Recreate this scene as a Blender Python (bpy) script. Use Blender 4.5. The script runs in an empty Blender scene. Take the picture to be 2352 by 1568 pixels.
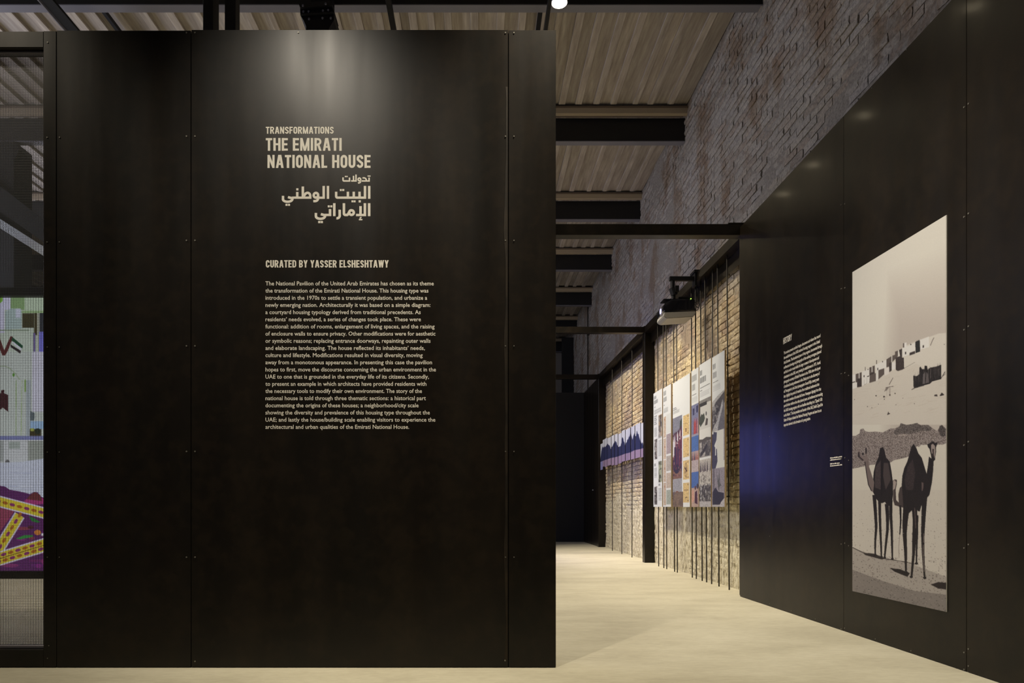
import bpy, bmesh, math, random
import numpy as np
from mathutils import Vector, Matrix, noise

random.seed(7)
rng = np.random.default_rng(7)
sc = bpy.context.scene
col = sc.collection

# ------------------------------------------------------------------ camera
F, CX, CY = 1500.0, 1098.0, 1162.0          # focal length in pixels, principal point of the frame
cam = bpy.data.cameras.new('camera')
cam.sensor_width = 36.0
cam.lens = F / 2352.0 * 36.0
cam.shift_x = (1176.0 - CX) / 2352.0
cam.shift_y = (CY - 784.0) / 2352.0
cam.clip_start = 0.05
co = bpy.data.objects.new('camera', cam)
co.location = (0, 0, 1.0)
co.rotation_euler = (math.pi / 2, 0, 0)
col.objects.link(co)
sc.camera = co

# ------------------------------------------------------------------ world and light
w = bpy.data.worlds.new('world')
sc.world = w
w.use_nodes = True
w.node_tree.nodes['Background'].inputs[0].default_value = (0.50, 0.56, 0.75, 1)
w.node_tree.nodes['Background'].inputs[1].default_value = 0.035
sc.view_settings.view_transform = 'Standard'
sc.view_settings.look = 'None'
sc.view_settings.exposure = 0.0
sc.view_settings.gamma = 1.0
sc.view_settings.use_curve_mapping = False
sc.cycles.use_denoising = True
sc.cycles.sample_clamp_indirect = 4.0
sc.cycles.max_bounces = 6

WARM = (1.0, 0.88, 0.68)
def spot(loc, aim, power, angle, blend=0.6, color=WARM, size=0.07):
    l = bpy.data.lights.new('spot_light', 'SPOT')
    l.energy = power; l.spot_size = math.radians(angle); l.spot_blend = blend
    l.color = color; l.shadow_soft_size = size
    o = bpy.data.objects.new('spot_light', l)
    o.location = loc
    d = Vector(aim) - Vector(loc)
    o.rotation_euler = d.to_track_quat('-Z', 'Y').to_euler()
    col.objects.link(o)
    return o
def area(loc, aim, power, sx, sy, color):
    l = bpy.data.lights.new('area_light', 'AREA')
    l.shape = 'RECTANGLE'; l.size = sx; l.size_y = sy; l.energy = power; l.color = color
    o = bpy.data.objects.new('area_light', l)
    o.location = loc
    o.rotation_euler = (Vector(aim) - Vector(loc)).to_track_quat('-Z', 'Y').to_euler()
    col.objects.link(o)

# track lamps over the corridor: the same lamps that glint in the steel wall
for yy, pw, ay in ((6.54, 150, 7.6), (8.34, 240, 8.4), (9.56, 230, 9.6), (10.46, 270, 10.9), (12.48, 700, 12.7), (14.3, 760, 14.3)):
    spot((0.8, yy, 6.0), (3.0, ay, 1.7), pw, 62, 0.7)
# lamps in front of the text wall, on the poster and on the floor
spot((-1.7, 1.05, 6.0), (-0.85, 4.0, 2.1), 600, 46, 1.0, (1.0, 0.90, 0.74))
spot((0.8, 4.3, 6.0), (2.9, 4.55, 1.2), 265, 46, 0.8, (1.0, 0.95, 0.86))
spot((0.9, 3.4, 6.0), (1.5, 4.4, 0.0), 1000, 78, 0.8)
spot((0.5, 10.5, 6.0), (1.6, 10.0, 0.0), 1000, 90, 0.8)
spot((-4.5, 3.0, 6.0), (-4.2, 5.5, 0.0), 600, 90, 0.8)
spot((-5.5, 9.5, 6.0), (-5.5, 9.5, 0.0), 500, 100, 0.8)
# cool spill of the video projections on the left side of the corridor
area((0.45, 12.4, 1.9), (2.9, 12.4, 1.7), 26, 1.8, 1.3, (0.22, 0.24, 1.0))
# cool area light added in the left hall, lifting upper brick and ceiling
area((-9.5, 9.5, 5.2), (3.1, 9.5, 6.2), 430, 9, 2.2, (0.86, 0.86, 1.0))

# ------------------------------------------------------------------ helpers
def P(x, y, D):
    return Vector(((x - CX) * D / F, D, 1.0 + (CY - y) * D / F))

def tag(o, label=None, cat=None, group=None, kind=None):
    if label: o['label'] = label
    if cat: o['category'] = cat
    if group: o['group'] = group
    if kind: o['kind'] = kind
    return o

def link(name, me, mat=None, parent=None):
    o = bpy.data.objects.new(name, me)
    col.objects.link(o)
    if mat is not None and me is not None and not me.materials:
        me.materials.append(mat)
    if parent is not None:
        o.parent = parent
        o.matrix_parent_inverse = parent.matrix_world.inverted()
    return o

def empty(name, loc):
    o = bpy.data.objects.new(name, None)
    o.location = loc
    o.matrix_world = Matrix.Translation(Vector(loc))
    o.empty_display_size = 0.1
    col.objects.link(o)
    return o

def box(bm, x0, x1, y0, y1, z0, z1, bev=0.0, rot=None, piv=None):
    vs = [bm.verts.new((x, y, z)) for x in (x0, x1) for y in (y0, y1) for z in (z0, z1)]
    fs = []
    for idx in ((0, 1, 3, 2), (4, 6, 7, 5), (0, 4, 5, 1), (2, 3, 7, 6), (0, 2, 6, 4), (1, 5, 7, 3)):
        fs.append(bm.faces.new([vs[i] for i in idx]))
    if bev > 0:
        es = list({e for f in fs for e in f.edges})
        bmesh.ops.bevel(bm, geom=es, offset=bev, segments=1, affect='EDGES', profile=0.5)
    return vs

def boxo(name, mat, parent, x0, x1, y0, y1, z0, z1, bev=0.0):
    bm = bmesh.new()
    box(bm, min(x0, x1), max(x0, x1), min(y0, y1), max(y0, y1), min(z0, z1), max(z0, z1), bev)
    return bmo(name, bm, mat, parent)

def bmo(name, bm, mat, parent=None, smooth=False):
    bmesh.ops.recalc_face_normals(bm, faces=bm.faces)
    me = bpy.data.meshes.new(name)
    bm.to_mesh(me); bm.free()
    if smooth:
        me.shade_smooth()
    return link(name, me, mat, parent)

def tube(bm, a, b, r, seg=8, r2=None):
    a, b = Vector(a), Vector(b)
    d = (b - a)
    m = Matrix.Translation((a + b) / 2) @ d.to_track_quat('Z', 'Y').to_matrix().to_4x4()
    bmesh.ops.create_cone(bm, cap_ends=True, segments=seg, radius1=r, radius2=r if r2 is None else r2, depth=d.length, matrix=m)

def prism(bm, pts, axis_vec):
    """pts: list of 3D points of one outline; extruded along axis_vec"""
    a = [bm.verts.new(p) for p in pts]
    b = [bm.verts.new(Vector(p) + Vector(axis_vec)) for p in pts]
    bm.faces.new(a); bm.faces.new(list(reversed(b)))
    n = len(pts)
    for i in range(n):
        bm.faces.new((a[i], a[(i + 1) % n], b[(i + 1) % n], b[i]))

# ------------------------------------------------------------------ materials
def mat(name, color=(0.5, 0.5, 0.5), rough=0.6, metal=0.0, spec=0.5, build=None):
    m = bpy.data.materials.new(name)
    m.use_nodes = True
    nt = m.node_tree
    p = nt.nodes['Principled BSDF']
    p.inputs['Base Color'].default_value = (*color, 1)
    p.inputs['Roughness'].default_value = rough
    p.inputs['Metallic'].default_value = metal
    p.inputs['Specular IOR Level'].default_value = spec
    if build:
        build(nt, p)
    return m

def N(nt, t, **kw):
    n = nt.nodes.new(t)
    for k, v in kw.items():
        setattr(n, k, v)
    return n

def ramp(nt, fac, stops):
    r = N(nt, 'ShaderNodeValToRGB')
    el = r.color_ramp.elements
    while len(el) < len(stops):
        el.new(0.5)
    for e, (p, c) in zip(el, stops):
        e.position = p
        e.color = (*c, 1) if len(c) == 3 else c
    nt.links.new(fac, r.inputs[0])
    return r.outputs[0]

def coord(nt, scale=(1, 1, 1)):
    g = N(nt, 'ShaderNodeNewGeometry')
    mp = N(nt, 'ShaderNodeMapping')
    mp.inputs['Scale'].default_value = scale
    nt.links.new(g.outputs['Position'], mp.inputs[0])
    return mp.outputs[0]

def nz(nt, vec, scale, detail=3, rough=0.5):
    n = N(nt, 'ShaderNodeTexNoise')
    n.inputs['Scale'].default_value = scale
    n.inputs['Detail'].default_value = detail
    n.inputs['Roughness'].default_value = rough
    nt.links.new(vec, n.inputs['Vector'])
    return n.outputs['Fac']

def mixc(nt, fac, a, b, mode='MIX'):
    m = N(nt, 'ShaderNodeMix', data_type='RGBA', blend_type=mode)
    if isinstance(fac, (int, float)): m.inputs[0].default_value = fac
    else: nt.links.new(fac, m.inputs[0])
    for i, v in ((6, a), (7, b)):
        if isinstance(v, tuple): m.inputs[i].default_value = (*v, 1)
        else: nt.links.new(v, m.inputs[i])
    return m.outputs[2]

def bump(nt, p, h, strength, dist=0.01):
    b = N(nt, 'ShaderNodeBump')
    b.inputs['Strength'].default_value = strength
    b.inputs['Distance'].default_value = dist
    nt.links.new(h, b.inputs['Height'])
    nt.links.new(b.outputs[0], p.inputs['Normal'])

def b_steel(nt, p):
    v = coord(nt, (1, 1, 0.12))
    n = nz(nt, v, 3.0, 4)
    c = ramp(nt, n, [(0.3, (0.0060, 0.0054, 0.0040)), (0.5, (0.0110, 0.0082, 0.0056)), (0.7, (0.0165, 0.0120, 0.0076))])
    n3 = nz(nt, coord(nt, (1, 1, 1)), 9.0, 5, 0.7)
    c2 = mixc(nt, 0.35, c, ramp(nt, n3, [(0.45, (0.0050, 0.0042, 0.0034)), (0.62, (0.0180, 0.0125, 0.0075))]))
    nt.links.new(c2, p.inputs['Base Color'])
    n2 = nz(nt, coord(nt, (1, 1, 0.1)), 5.0, 3)
    r = ramp(nt, n2, [(0.3, (0.29,) * 3), (0.7, (0.37,) * 3)])
    nt.links.new(r, p.inputs['Roughness'])
M_steel = mat('blackened_steel', rough=0.3, spec=0.25, build=b_steel)
M_steelr = mat('waxed_blackened_steel', rough=0.3, spec=0.25, build=b_steel)
M_steelr.node_tree.nodes['Principled BSDF'].inputs['Coat Weight'].default_value = 0.035
M_steelr.node_tree.nodes['Principled BSDF'].inputs['Coat Roughness'].default_value = 0.10
M_dark = mat('dark_backing', (0.006, 0.006, 0.007), 0.8)
M_black = mat('black_paint', (0.006, 0.006, 0.008), 0.55, spec=.25)
M_beam = mat('black_beam_steel', (0.006, 0.006, 0.008), 0.6)
M_beamlow = mat('grey_beam_steel', (0.19, 0.19, 0.235), 0.5)
M_rod = mat('rusty_rod_steel', (0.022, 0.018, 0.014), 0.55)
M_screw = mat('screw_metal', (0.22, 0.21, 0.18), 0.45, 0.5)
M_vinyl = mat('cream_vinyl', (0.86, 0.82, 0.72), 0.6, spec=0.2)
M_ply = mat('plywood_edge', (0.60, 0.46, 0.28), 0.7)
M_white = mat('board_white', (0.78, 0.78, 0.74), 0.6)
M_plug = mat('white_plastic', (0.3, 0.3, 0.31), 0.5)

def b_wood(nt, p):
    v = coord(nt, (1, 0.09, 1))
    n = nz(nt, v, 22, 4, 0.6)
    c = ramp(nt, n, [(0.3, (0.30, 0.265, 0.235)), (0.5, (0.40, 0.36, 0.325)), (0.6, (0.45, 0.415, 0.375)), (0.75, (0.56, 0.52, 0.475))])
    oi = N(nt, 'ShaderNodeAttribute', attribute_name='tone')
    c2 = mixc(nt, 0.75, c, oi.outputs['Color'], 'MULTIPLY')
    nt.links.new(c2, p.inputs['Base Color'])
M_wood = mat('grey_fir_planks', rough=0.75, build=b_wood)
M_nail = mat('nailer_wood', (0.40, 0.33, 0.24), 0.75)

def b_floor(nt, p):
    n = nz(nt, coord(nt, (1, 2.2, 1)), 1.3, 6, 0.6)
    c = ramp(nt, n, [(0.35, (0.49, 0.45, 0.335)), (0.5, (0.565, 0.525, 0.395)), (0.68, (0.63, 0.59, 0.455))])
    n2 = nz(nt, coord(nt, (1, 3, 1)), 11, 5, 0.7)
    c2 = mixc(nt, 0.25, c, ramp(nt, n2, [(0.42, (0.46, 0.43, 0.33)), (0.58, (0.63, 0.61, 0.47))]))
    nt.links.new(c2, p.inputs['Base Color'])
    bump(nt, p, n2, 0.15, 0.004)
M_floor = mat('pale_screed_floor', rough=0.62, spec=0.3, build=b_floor)

def b_brick(nt, p):
    g = N(nt, 'ShaderNodeNewGeometry')
    sp = N(nt, 'ShaderNodeSeparateXYZ'); nt.links.new(g.outputs['Position'], sp.inputs[0])
    at = N(nt, 'ShaderNodeAttribute', attribute_name='tone')
    # lower wall: sandy worn brick
    n = nz(nt, coord(nt), 26, 5, 0.7)
    low = ramp(nt, n, [(0.32, (0.30, 0.22, 0.12)), (0.45, (0.64, 0.51, 0.29)), (0.62, (0.84, 0.73, 0.48))])
    nq = nz(nt, coord(nt), 1.1, 5, 0.6)
    low = mixc(nt, ramp(nt, nq, [(0.45, (0, 0, 0)), (0.62, (0.85, 0.85, 0.85))]), low, (0.40, 0.32, 0.25))
    low = mixc(nt, 0.4, low, at.outputs['Color'], 'MULTIPLY')
    # upper wall: thin dirty limewash over brick
    n4 = nz(nt, coord(nt, (1, 1, 0.6)), 1.6, 6, 0.65)
    up = mixc(nt, ramp(nt, n4, [(0.50, (0, 0, 0)), (0.60, (1, 1, 1))]), (0.47, 0.445, 0.42), (0.35, 0.285, 0.23))
    n5 = nz(nt, coord(nt), 34, 4, 0.7)
    up = mixc(nt, 0.8, up, ramp(nt, n5, [(0.3, (0.45, 0.45, 0.45)), (0.55, (1, 1, 1)), (0.75, (1.25, 1.2, 1.15))]), 'MULTIPLY')
    up = mixc(nt, 0.45, up, at.outputs['Color'], 'MULTIPLY')
    n6 = nz(nt, coord(nt), 2.0, 4)
    zz = N(nt, 'ShaderNodeMath', operation='MULTIPLY_ADD')
    nt.links.new(n6, zz.inputs[0]); zz.inputs[1].default_value = 1.6
    nt.links.new(sp.outputs['Z'], zz.inputs[2])
    fac = N(nt, 'ShaderNodeMapRange'); fac.inputs['From Min'].default_value = 4.3; fac.inputs['From Max'].default_value = 5.1
    nt.links.new(zz.outputs[0], fac.inputs['Value'])
    c = mixc(nt, fac.outputs[0], low, up)
    # old pale render at the foot of the wall
    f2 = N(nt, 'ShaderNodeMapRange'); f2.inputs['From Min'].default_value = 2.5; f2.inputs['From Max'].default_value = 1.9
    nt.links.new(zz.outputs[0], f2.inputs['Value'])
    n7 = nz(nt, coord(nt, (1, 1, 0.5)), 17, 7, 0.85)
    pl = ramp(nt, n7, [(0.36, (0.16, 0.125, 0.07)), (0.44, (0.46, 0.40, 0.26)), (0.50, (0.68, 0.62, 0.44)), (0.62, (0.84, 0.80, 0.62))])
    c = mixc(nt, f2.outputs[0], c, pl)
    nt.links.new(c, p.inputs['Base Color'])
    nb = nz(nt, coord(nt), 60, 4, 0.7)
    nb2 = nz(nt, coord(nt), 17, 5, 0.75)
    ad = N(nt, 'ShaderNodeMath', operation='MULTIPLY_ADD'); nt.links.new(nb2, ad.inputs[0]); ad.inputs[1].default_value = 2.2; nt.links.new(nb, ad.inputs[2])
    bump(nt, p, ad.outputs[0], 0.8, 0.014)
M_brick = mat('old_brick', rough=0.9, spec=0.2, build=b_brick)
def b_mortar(nt, p):
    b_brick(nt, p)
M_mortar = mat('old_mortar', rough=0.95, spec=0.1, build=b_mortar)

def painted(name, emis=0.0, rough=0.55):
    def b(nt, p):
        a = N(nt, 'ShaderNodeAttribute', attribute_name='paint')
        nt.links.new(a.outputs['Color'], p.inputs['Base Color'])
        if emis:
            nt.links.new(a.outputs['Color'], p.inputs['Emission Color'])
            p.inputs['Emission Strength'].default_value = emis
            nt.links.remove(p.inputs['Base Color'].links[0])
            p.inputs['Base Color'].default_value = (0.02, 0.02, 0.02, 1)
    return mat(name, rough=rough, spec=0.25, build=b)
M_print = painted('printed_picture')
M_video = painted('video_picture', emis=1.2, rough=0.8)

def emis_mat(name, color, s):
    m = bpy.data.materials.new(name); m.use_nodes = True
    nt = m.node_tree; nt.nodes.clear()
    e = N(nt, 'ShaderNodeEmission'); e.inputs[0].default_value = (*color, 1); e.inputs[1].default_value = s
    o = N(nt, 'ShaderNodeOutputMaterial'); nt.links.new(e.outputs[0], o.inputs[0])
    return m
M_lamp = emis_mat('lamp_glow', (1.0, 0.84, 0.55), 45)
M_led = emis_mat('green_led', (0.45, 1.0, 0.08), 3)
M_lensg = emis_mat('projector_beam_lens', (0.55, 0.52, 1.0), 2)

# ------------------------------------------------------------------ painting on finely divided sheets (colour stored on the vertices)
def s2l(c):
    c = np.asarray(c, float) / 255.0
    return np.where(c <= 0.04045, c / 12.92, ((c + 0.055) / 1.055) ** 2.4)

class Paint:
    """raster whose drawing calls take coordinates (a, b) through a map to raster units"""
    def __init__(self, W, H, base, tomap=None, ss=2):
        self.W, self.H, self.ss = W, H, ss
        self.a = np.empty((H * ss, W * ss, 3)); self.a[:] = base
        self.map = tomap or (lambda x, y: (x * W, y * H))
        self.yy, self.xx = np.mgrid[0:H * ss, 0:W * ss] + 0.5
    def pts(self, pts):
        return [tuple(q * self.ss for q in self.map(x, y)) for x, y in pts]
    def mask(self, pts):
        p = self.pts(pts)
        xs = [q[0] for q in p]; ys = [q[1] for q in p]
        x0, x1 = max(0, int(min(xs))), min(self.W * self.ss, int(max(xs)) + 2)
        y0, y1 = max(0, int(min(ys))), min(self.H * self.ss, int(max(ys)) + 2)
        if x0 >= x1 or y0 >= y1: return None
        X = self.xx[y0:y1, x0:x1]; Y = self.yy[y0:y1, x0:x1]
        ins = np.zeros(X.shape, bool)
        n = len(p)
        for i in range(n):
            ax, ay = p[i]; bx, by = p[(i + 1) % n]
            if ay == by: continue
            c = ((ay > Y) != (by > Y)) & (X < (bx - ax) * (Y - ay) / (by - ay) + ax)
            ins ^= c
        return (slice(y0, y1), slice(x0, x1)), ins
    def poly(self, pts, c, alpha=1.0, speck=None):
        r = self.mask(pts)
        if r is None: return
        sl, m = r
        sub = self.a[sl]
        if speck:                       # (probability, second colour, block size)
            pr, c2, bs = speck
            h, ww = m.shape
            rn = rng.random((h // bs + 1, ww // bs + 1)).repeat(bs, 0).repeat(bs, 1)[:h, :ww]
            m1 = m & (rn < pr)
            sub[m1] = c2
            if c is not None:
                m0 = m & ~(rn < pr); sub[m0] = sub[m0] * (1 - alpha) + np.array(c) * alpha
        else:
            sub[m] = sub[m] * (1 - alpha) + np.array(c) * alpha
    def stroke(self, pts, wd, c, alpha=1.0, taper=None):
        for i in range(len(pts) - 1):
            (ax, ay), (bx, by) = pts[i], pts[i + 1]
            L = math.hypot(bx - ax, by - ay) or 1
            w0 = w1 = wd
            if taper:
                n = len(pts) - 1
                w0 = wd + (taper - wd) * i / n; w1 = wd + (taper - wd) * (i + 1) / n
            nx, ny = -(by - ay) / L / 2, (bx - ax) / L / 2
            self.poly([(ax + nx * w0, ay + ny * w0), (bx + nx * w1, by + ny * w1), (bx - nx * w1, by - ny * w1), (ax - nx * w0, ay - ny * w0)], c, alpha)
    def ell(self, x, y, rx, ry, c, alpha=1.0, rot=0, n=18):
        cs, sn = math.cos(rot), math.sin(rot)
        self.poly([(x + rx * math.cos(t) * cs - ry * math.sin(t) * sn, y + rx * math.cos(t) * sn + ry * math.sin(t) * cs)
                   for t in (2 * math.pi * k / n for k in range(n))], c, alpha)
    def noise(self, amp, bs=1):
        h, ww = self.a.shape[:2]
        rn = rng.normal(0, amp, (h // bs + 1, ww // bs + 1)).repeat(bs, 0).repeat(bs, 1)[:h, :ww]
        self.a *= (1 + rn)[..., None]
    def out(self):
        s = self.ss
        return np.clip(self.a.reshape(self.H, s, self.W, s, 3).mean((1, 3)), 0, 255)

def sheet(name, img, corner, m, parent):
    """img (H,W,3) sRGB 0-255; corner = top-left, top-right, bottom-left, bottom-right"""
    H, W = img.shape[:2]
    tl, tr, bl, br = [np.array(c, float) for c in corner]
    u = np.linspace(0, 1, W)[None, :, None]; v = np.linspace(0, 1, H)[:, None, None]
    co_ = (tl * (1 - u) + tr * u) * (1 - v) + (bl * (1 - u) + br * u) * v
    me = bpy.data.meshes.new(name)
    nv = W * H; nf = (W - 1) * (H - 1)
    me.vertices.add(nv); me.vertices.foreach_set('co', co_.reshape(-1).astype(np.float32))
    idx = np.arange(nv).reshape(H, W)
    q = np.stack([idx[:-1, :-1], idx[1:, :-1], idx[1:, 1:], idx[:-1, 1:]], -1).reshape(-1)
    me.loops.add(nf * 4); me.loops.foreach_set('vertex_index', q.astype(np.int32))
    me.polygons.add(nf)
    me.polygons.foreach_set('loop_start', (np.arange(nf) * 4).astype(np.int32))
    me.update(calc_edges=True)
    at = me.attributes.new('paint', 'FLOAT_COLOR', 'POINT')
    cc = np.ones((nv, 4), np.float32); cc[:, :3] = s2l(img).reshape(-1, 3)
    at.data.foreach_set('color', cc.reshape(-1))
    return link(name, me, m, parent)

# ------------------------------------------------------------------ floor, hall shell
XB = 3.13                    # face of the brick wall
ZC = 6.98                    # underside of the ceiling boards
fl = boxo('floor', M_floor, None, -15, 3.4, -6, 25, -0.1, 0); tag(fl, kind='structure')
wl = boxo('wall_left', mat('left_wall_plaster', (0.16, 0.15, 0.14), 0.9), None, -15.2, -15, -6, 25, 0, 7.4); tag(wl, kind='structure')
wb = boxo('wall_back', mat('back_wall_plaster', (0.22, 0.20, 0.18), 0.9), None, -15, 3.4, 23.6, 23.9, 0, 7.4); tag(wb, kind='structure')

# ---- ceiling of boards and battens, carried by black beams
ce = boxo('ceiling', mat('roof_deck', (0.09, 0.07, 0.05), 0.9), None, -15, 3.4, -6, 24, 7.12, 7.3); tag(ce, kind='structure')
BY = [7.19 + 2.69 * k for k in range(-4, 7)]
def tone_attr(me, c):
    at = me.attributes.new('tone', 'FLOAT_COLOR', 'POINT')
    n = len(me.vertices)
    a = np.ones((n, 4), np.float32); a[:, :3] = c
    at.data.foreach_set('color', a.reshape(-1))
def unit_box(name, sx, sy, sz, tone, m):
    bm = bmesh.new(); box(bm, -sx / 2, sx / 2, -sy / 2, sy / 2, -sz / 2, sz / 2, 0.003)
    bmesh.ops.recalc_face_normals(bm, faces=bm.faces)
    me = bpy.data.meshes.new(name); bm.to_mesh(me); bm.free()
    tone_attr(me, tone); me.materials.append(m)
    return me
LB = 2.46
plank_me = [unit_box('plank', 0.235, LB, 0.03, np.array((1, .98, .95)) * t, M_wood) for t in (0.70, 0.80, 0.86, 0.95, 1.0, 0.74)]
batten_me = [unit_box('batten', 0.088, LB - 0.05, 0.035, np.array((1, .98, .94)) * t, M_wood) for t in (0.95, 1.05, 1.15, 1.0)]
nplank = nbat = 0
far_bm = bmesh.new()
for bi in range(1, len(BY) - 1):
    y0, y1 = BY[bi] + 0.1, BY[bi + 1] - 0.13
    near = bi in (4, 5, 6)                     # the bays that show
    xs = XB
    k = 0
    while xs > (-14.5 if bi >= 4 else -8):
        pitch = random.choice((0.205, 0.225, 0.245, 0.255, 0.265, 0.30, 0.325))
        xc = xs - pitch / 2
        yc = (y0 + y1) / 2
        if near and nplank < 290 and xs > -10:
            o = link('plank', random.choice(plank_me), None, None)
            o.parent = ce
            o.location = (xc, yc + 0.04, ZC + 0.05); o.scale = (pitch / 0.238, (y1 - y0 + 0.08) / LB, 1)
            b = link('batten', random.choice(batten_me), None, None)
            b.parent = ce
            b.location = (xs - pitch, yc + random.uniform(-0.004, 0.004), ZC + 0.0165); b.scale = (random.choice((0.85, 1, 1.1)), (y1 - y0) / LB, 1)
            nplank += 1; nbat += 1
        else:
            box(far_bm, xc - pitch / 2 + .002, xc + pitch / 2 - .002, y0, y1, ZC + 0.035, ZC + 0.065)
            box(far_bm, xs - pitch - .044, xs - pitch + .044, y0, y1 - .02, ZC, ZC + 0.034)
        xs -= pitch
bmesh.ops.recalc_face_normals(far_bm, faces=far_bm.faces)
fme = bpy.data.meshes.new('far_boards'); far_bm.to_mesh(fme); far_bm.free()
a_ = np.ones((len(fme.vertices), 4), np.float32)
tt = rng.uniform(0.6, 1.1, len(fme.vertices) // 8 + 1).repeat(8)[:len(fme.vertices)]
a_[:, :3] = tt[:, None]
at_ = fme.attributes.new('tone', 'FLOAT_COLOR', 'POINT'); at_.data.foreach_set('color', a_.reshape(-1))
fb = link('distant_boarding', fme, M_wood, ce); tag(fb, kind='stuff')
ZB = 6.515
for by in BY:
    bm = bmesh.new()
    box(bm, -15, XB + 0.02, by, by + 0.10, ZB + 0.002, 6.87, 0.004)
    bo = bmo('beam', bm, M_beam, ce)
    bm = bmesh.new()
    box(bm, -15, XB + 0.02, by - 0.004, by + 0.106, ZB - 0.004, ZB + 0.008, 0.001)
    bmo('beam_flange', bm, M_beamlow, bo)  # underside lit from below: that light is put into its paler grey
    bm = bmesh.new()
    box(bm, -15, XB + 0.02, by - 0.13, by - 0.06, 6.86, 6.945, 0.003)
    bmo('nailer', bm, M_nail, bo)
    bm = bmesh.new()
    box(bm, -15, XB + 0.02, by - 0.135, by + 0.12, 6.945, 6.975, 0.002)
    bmo('wall_plate', bm, mat('plate_wood', (0.16, 0.12, 0.085), 0.8) if by == BY[0] else bpy.data.materials['plate_wood'], bo)

# ---- brick wall: rough mortar bed, then every brick proud of it
wr_y0, wr_y1 = -2.0, 23.6
gs = 0.07
ny, nzv = int((wr_y1 - wr_y0) / gs) + 1, int(7.3 / gs) + 1
vs = []; 
for i in range(ny):
    y = wr_y0 + i * gs
    for j in range(nzv):
        z = j * gs
        n1 = noise.fractal(Vector((0.3, y * 0.7, z * 0.9)), 0.8, 2.2, 4)
        n2 = noise.noise(Vector((4.3, y * 9, z * 9)))
        n3 = noise.noise(Vector((9.3, y * 3.1, z * 3.7)))
        upper = max(0.0, min(1.0, (z - 3.7) / 0.5))
        x = XB + 0.012 - 0.0065 * upper - 0.016 * max(0.0, min(1.0, (n1 - (0.05 + 0.35 * upper * (y < 9.5) - 0.25 * upper * (y > 11))) * 3.0)) + (0.006 + 0.002 * upper) * n2 + 0.006 * n3
        if z < 1.25 + 0.5 * n1:
            x -= 0.015
        vs.append((x, y, z))
fs = []
for i in range(ny - 1):
    for j in range(nzv - 1):
        a = i * nzv + j
        fs.append((a, a + 1, a + nzv + 1, a + nzv))
nb = len(vs)
vs += [(3.4, wr_y0, 0), (3.4, wr_y0, 7.3), (3.4, wr_y1, 0), (3.4, wr_y1, 7.3)]
fs += [(nb, nb + 2, nb + 3, nb + 1)]
me = bpy.data.meshes.new('wall_right'); me.from_pydata(vs, [], fs); me.update(); me.shade_smooth()
tone_attr(me, (0.50, 0.48, 0.46))
wr = link('wall_right', me, M_mortar); tag(wr, kind='structure')

def brick_geo(L, Hh, seed):
    r = random.Random(seed)
    nx, nz_ = 4, 3
    v = []; f = []
    for i in range(nx):
        for j in range(nz_):
            yy = (i / (nx - 1) - 0.5) * L; zz = (j / (nz_ - 1) - 0.5) * Hh
            edge = i in (0, nx - 1) or j in (0, nz_ - 1)
            v.append((-(0.008 if edge else 0.016) + r.uniform(-0.004, 0.004), yy * (1 + r.uniform(-.02, .02)) + r.uniform(-.004, .004), zz + r.uniform(-.005, .005)))
    for i in range(nx - 1):
        for j in range(nz_ - 1):
            a = i * nz_ + j
            f.append((a, a + 1, a + nz_ + 1, a + nz_))
    m = len(v)
    v += [(0.05, -L / 2, -Hh / 2), (0.05, -L / 2, Hh / 2), (0.05, L / 2, -Hh / 2), (0.05, L / 2, Hh / 2)]
    f += [(0, 1, 2, m + 1, m), (nx * nz_ - 3, m + 2, m + 3, nx * nz_ - 1, nx * nz_ - 2),
          tuple(range(2, nx * nz_, 3)) + (m + 3, m + 1), tuple(reversed(range(0, nx * nz_, 3))) + (m, m + 2)]
    return v, f
BL, BH, PY, PZ = 0.254, 0.070, 0.262, 0.0855
variants = []
tones = [(1, 1, 1), (.92, .93, .95), (.82, .8, .78), (1.1, 1.08, 1.05), (.95, .86, .78), (.78, .62, .52), (1.05, 1.05, 1.1), (.66, .55, .48), (1, .98, .95), (.9, .9, .9)]
for k in range(20):
    v, f = brick_geo(BL, BH, k)
    m_ = bpy.data.meshes.new('brick'); m_.from_pydata(v, [], f); m_.update()
    tone_attr(m_, tones[k % 10]); m_.materials.append(M_brick)
    variants.append((m_, v, f, tones[k % 10]))
cands = []
rows = int(7.0 / PZ)
for r_ in range(rows):
    z = (r_ + 0.5) * PZ
    y = 3.4 + (0.5 * PY if r_ % 2 else 0)
    while y < 23.4:
        if not (y < 7.0 and z < 3.9) and not (y > 16.3 and z < 3.9):
            px = CX + XB * F / y; py = CY - (z - 1) * F / y
            # what the steel wall and the frame hide does not count among the 300 largest
            steel_top = 500 - 1.0776 * (px - 1719)
            shown = -5 < py < 1570 and px < 2352 and (py < steel_top - 8 if px > 1712 else True)
            cands.append((y if shown else y + 100, y, z))
        y += PY
cands.sort()
sv = []; sf = []; st = []
for q, (key, y, z) in enumerate(cands):
    vi = random.randrange(20)
    m_, v, f, tn = variants[vi]
    yy = y + random.uniform(-.006, .006); zz = z + random.uniform(-.004, .004); xx = XB + 0.006 + random.uniform(-0.006, 0.008)
    if random.random() < 0.012:
        xx += 0.035                        # a brick worn back or missing its face
    if q < 298:
        o = bpy.data.objects.new('brick', m_); col.objects.link(o); o.parent = wr
        o.location = (xx, yy, zz); o.rotation_euler = (random.uniform(-.02, .02), 0, random.uniform(-.015, .015))
    else:
        b0 = len(sv)
        sv += [(a + xx, b + yy, c + zz) for a, b, c in v]
        sf += [tuple(i + b0 for i in ff) for ff in f]
        st += [tn] * len(v)
me = bpy.data.meshes.new('distant_brickwork'); me.from_pydata(sv, [], sf); me.update()
at_ = me.attributes.new('tone', 'FLOAT_COLOR', 'POINT')
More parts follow.
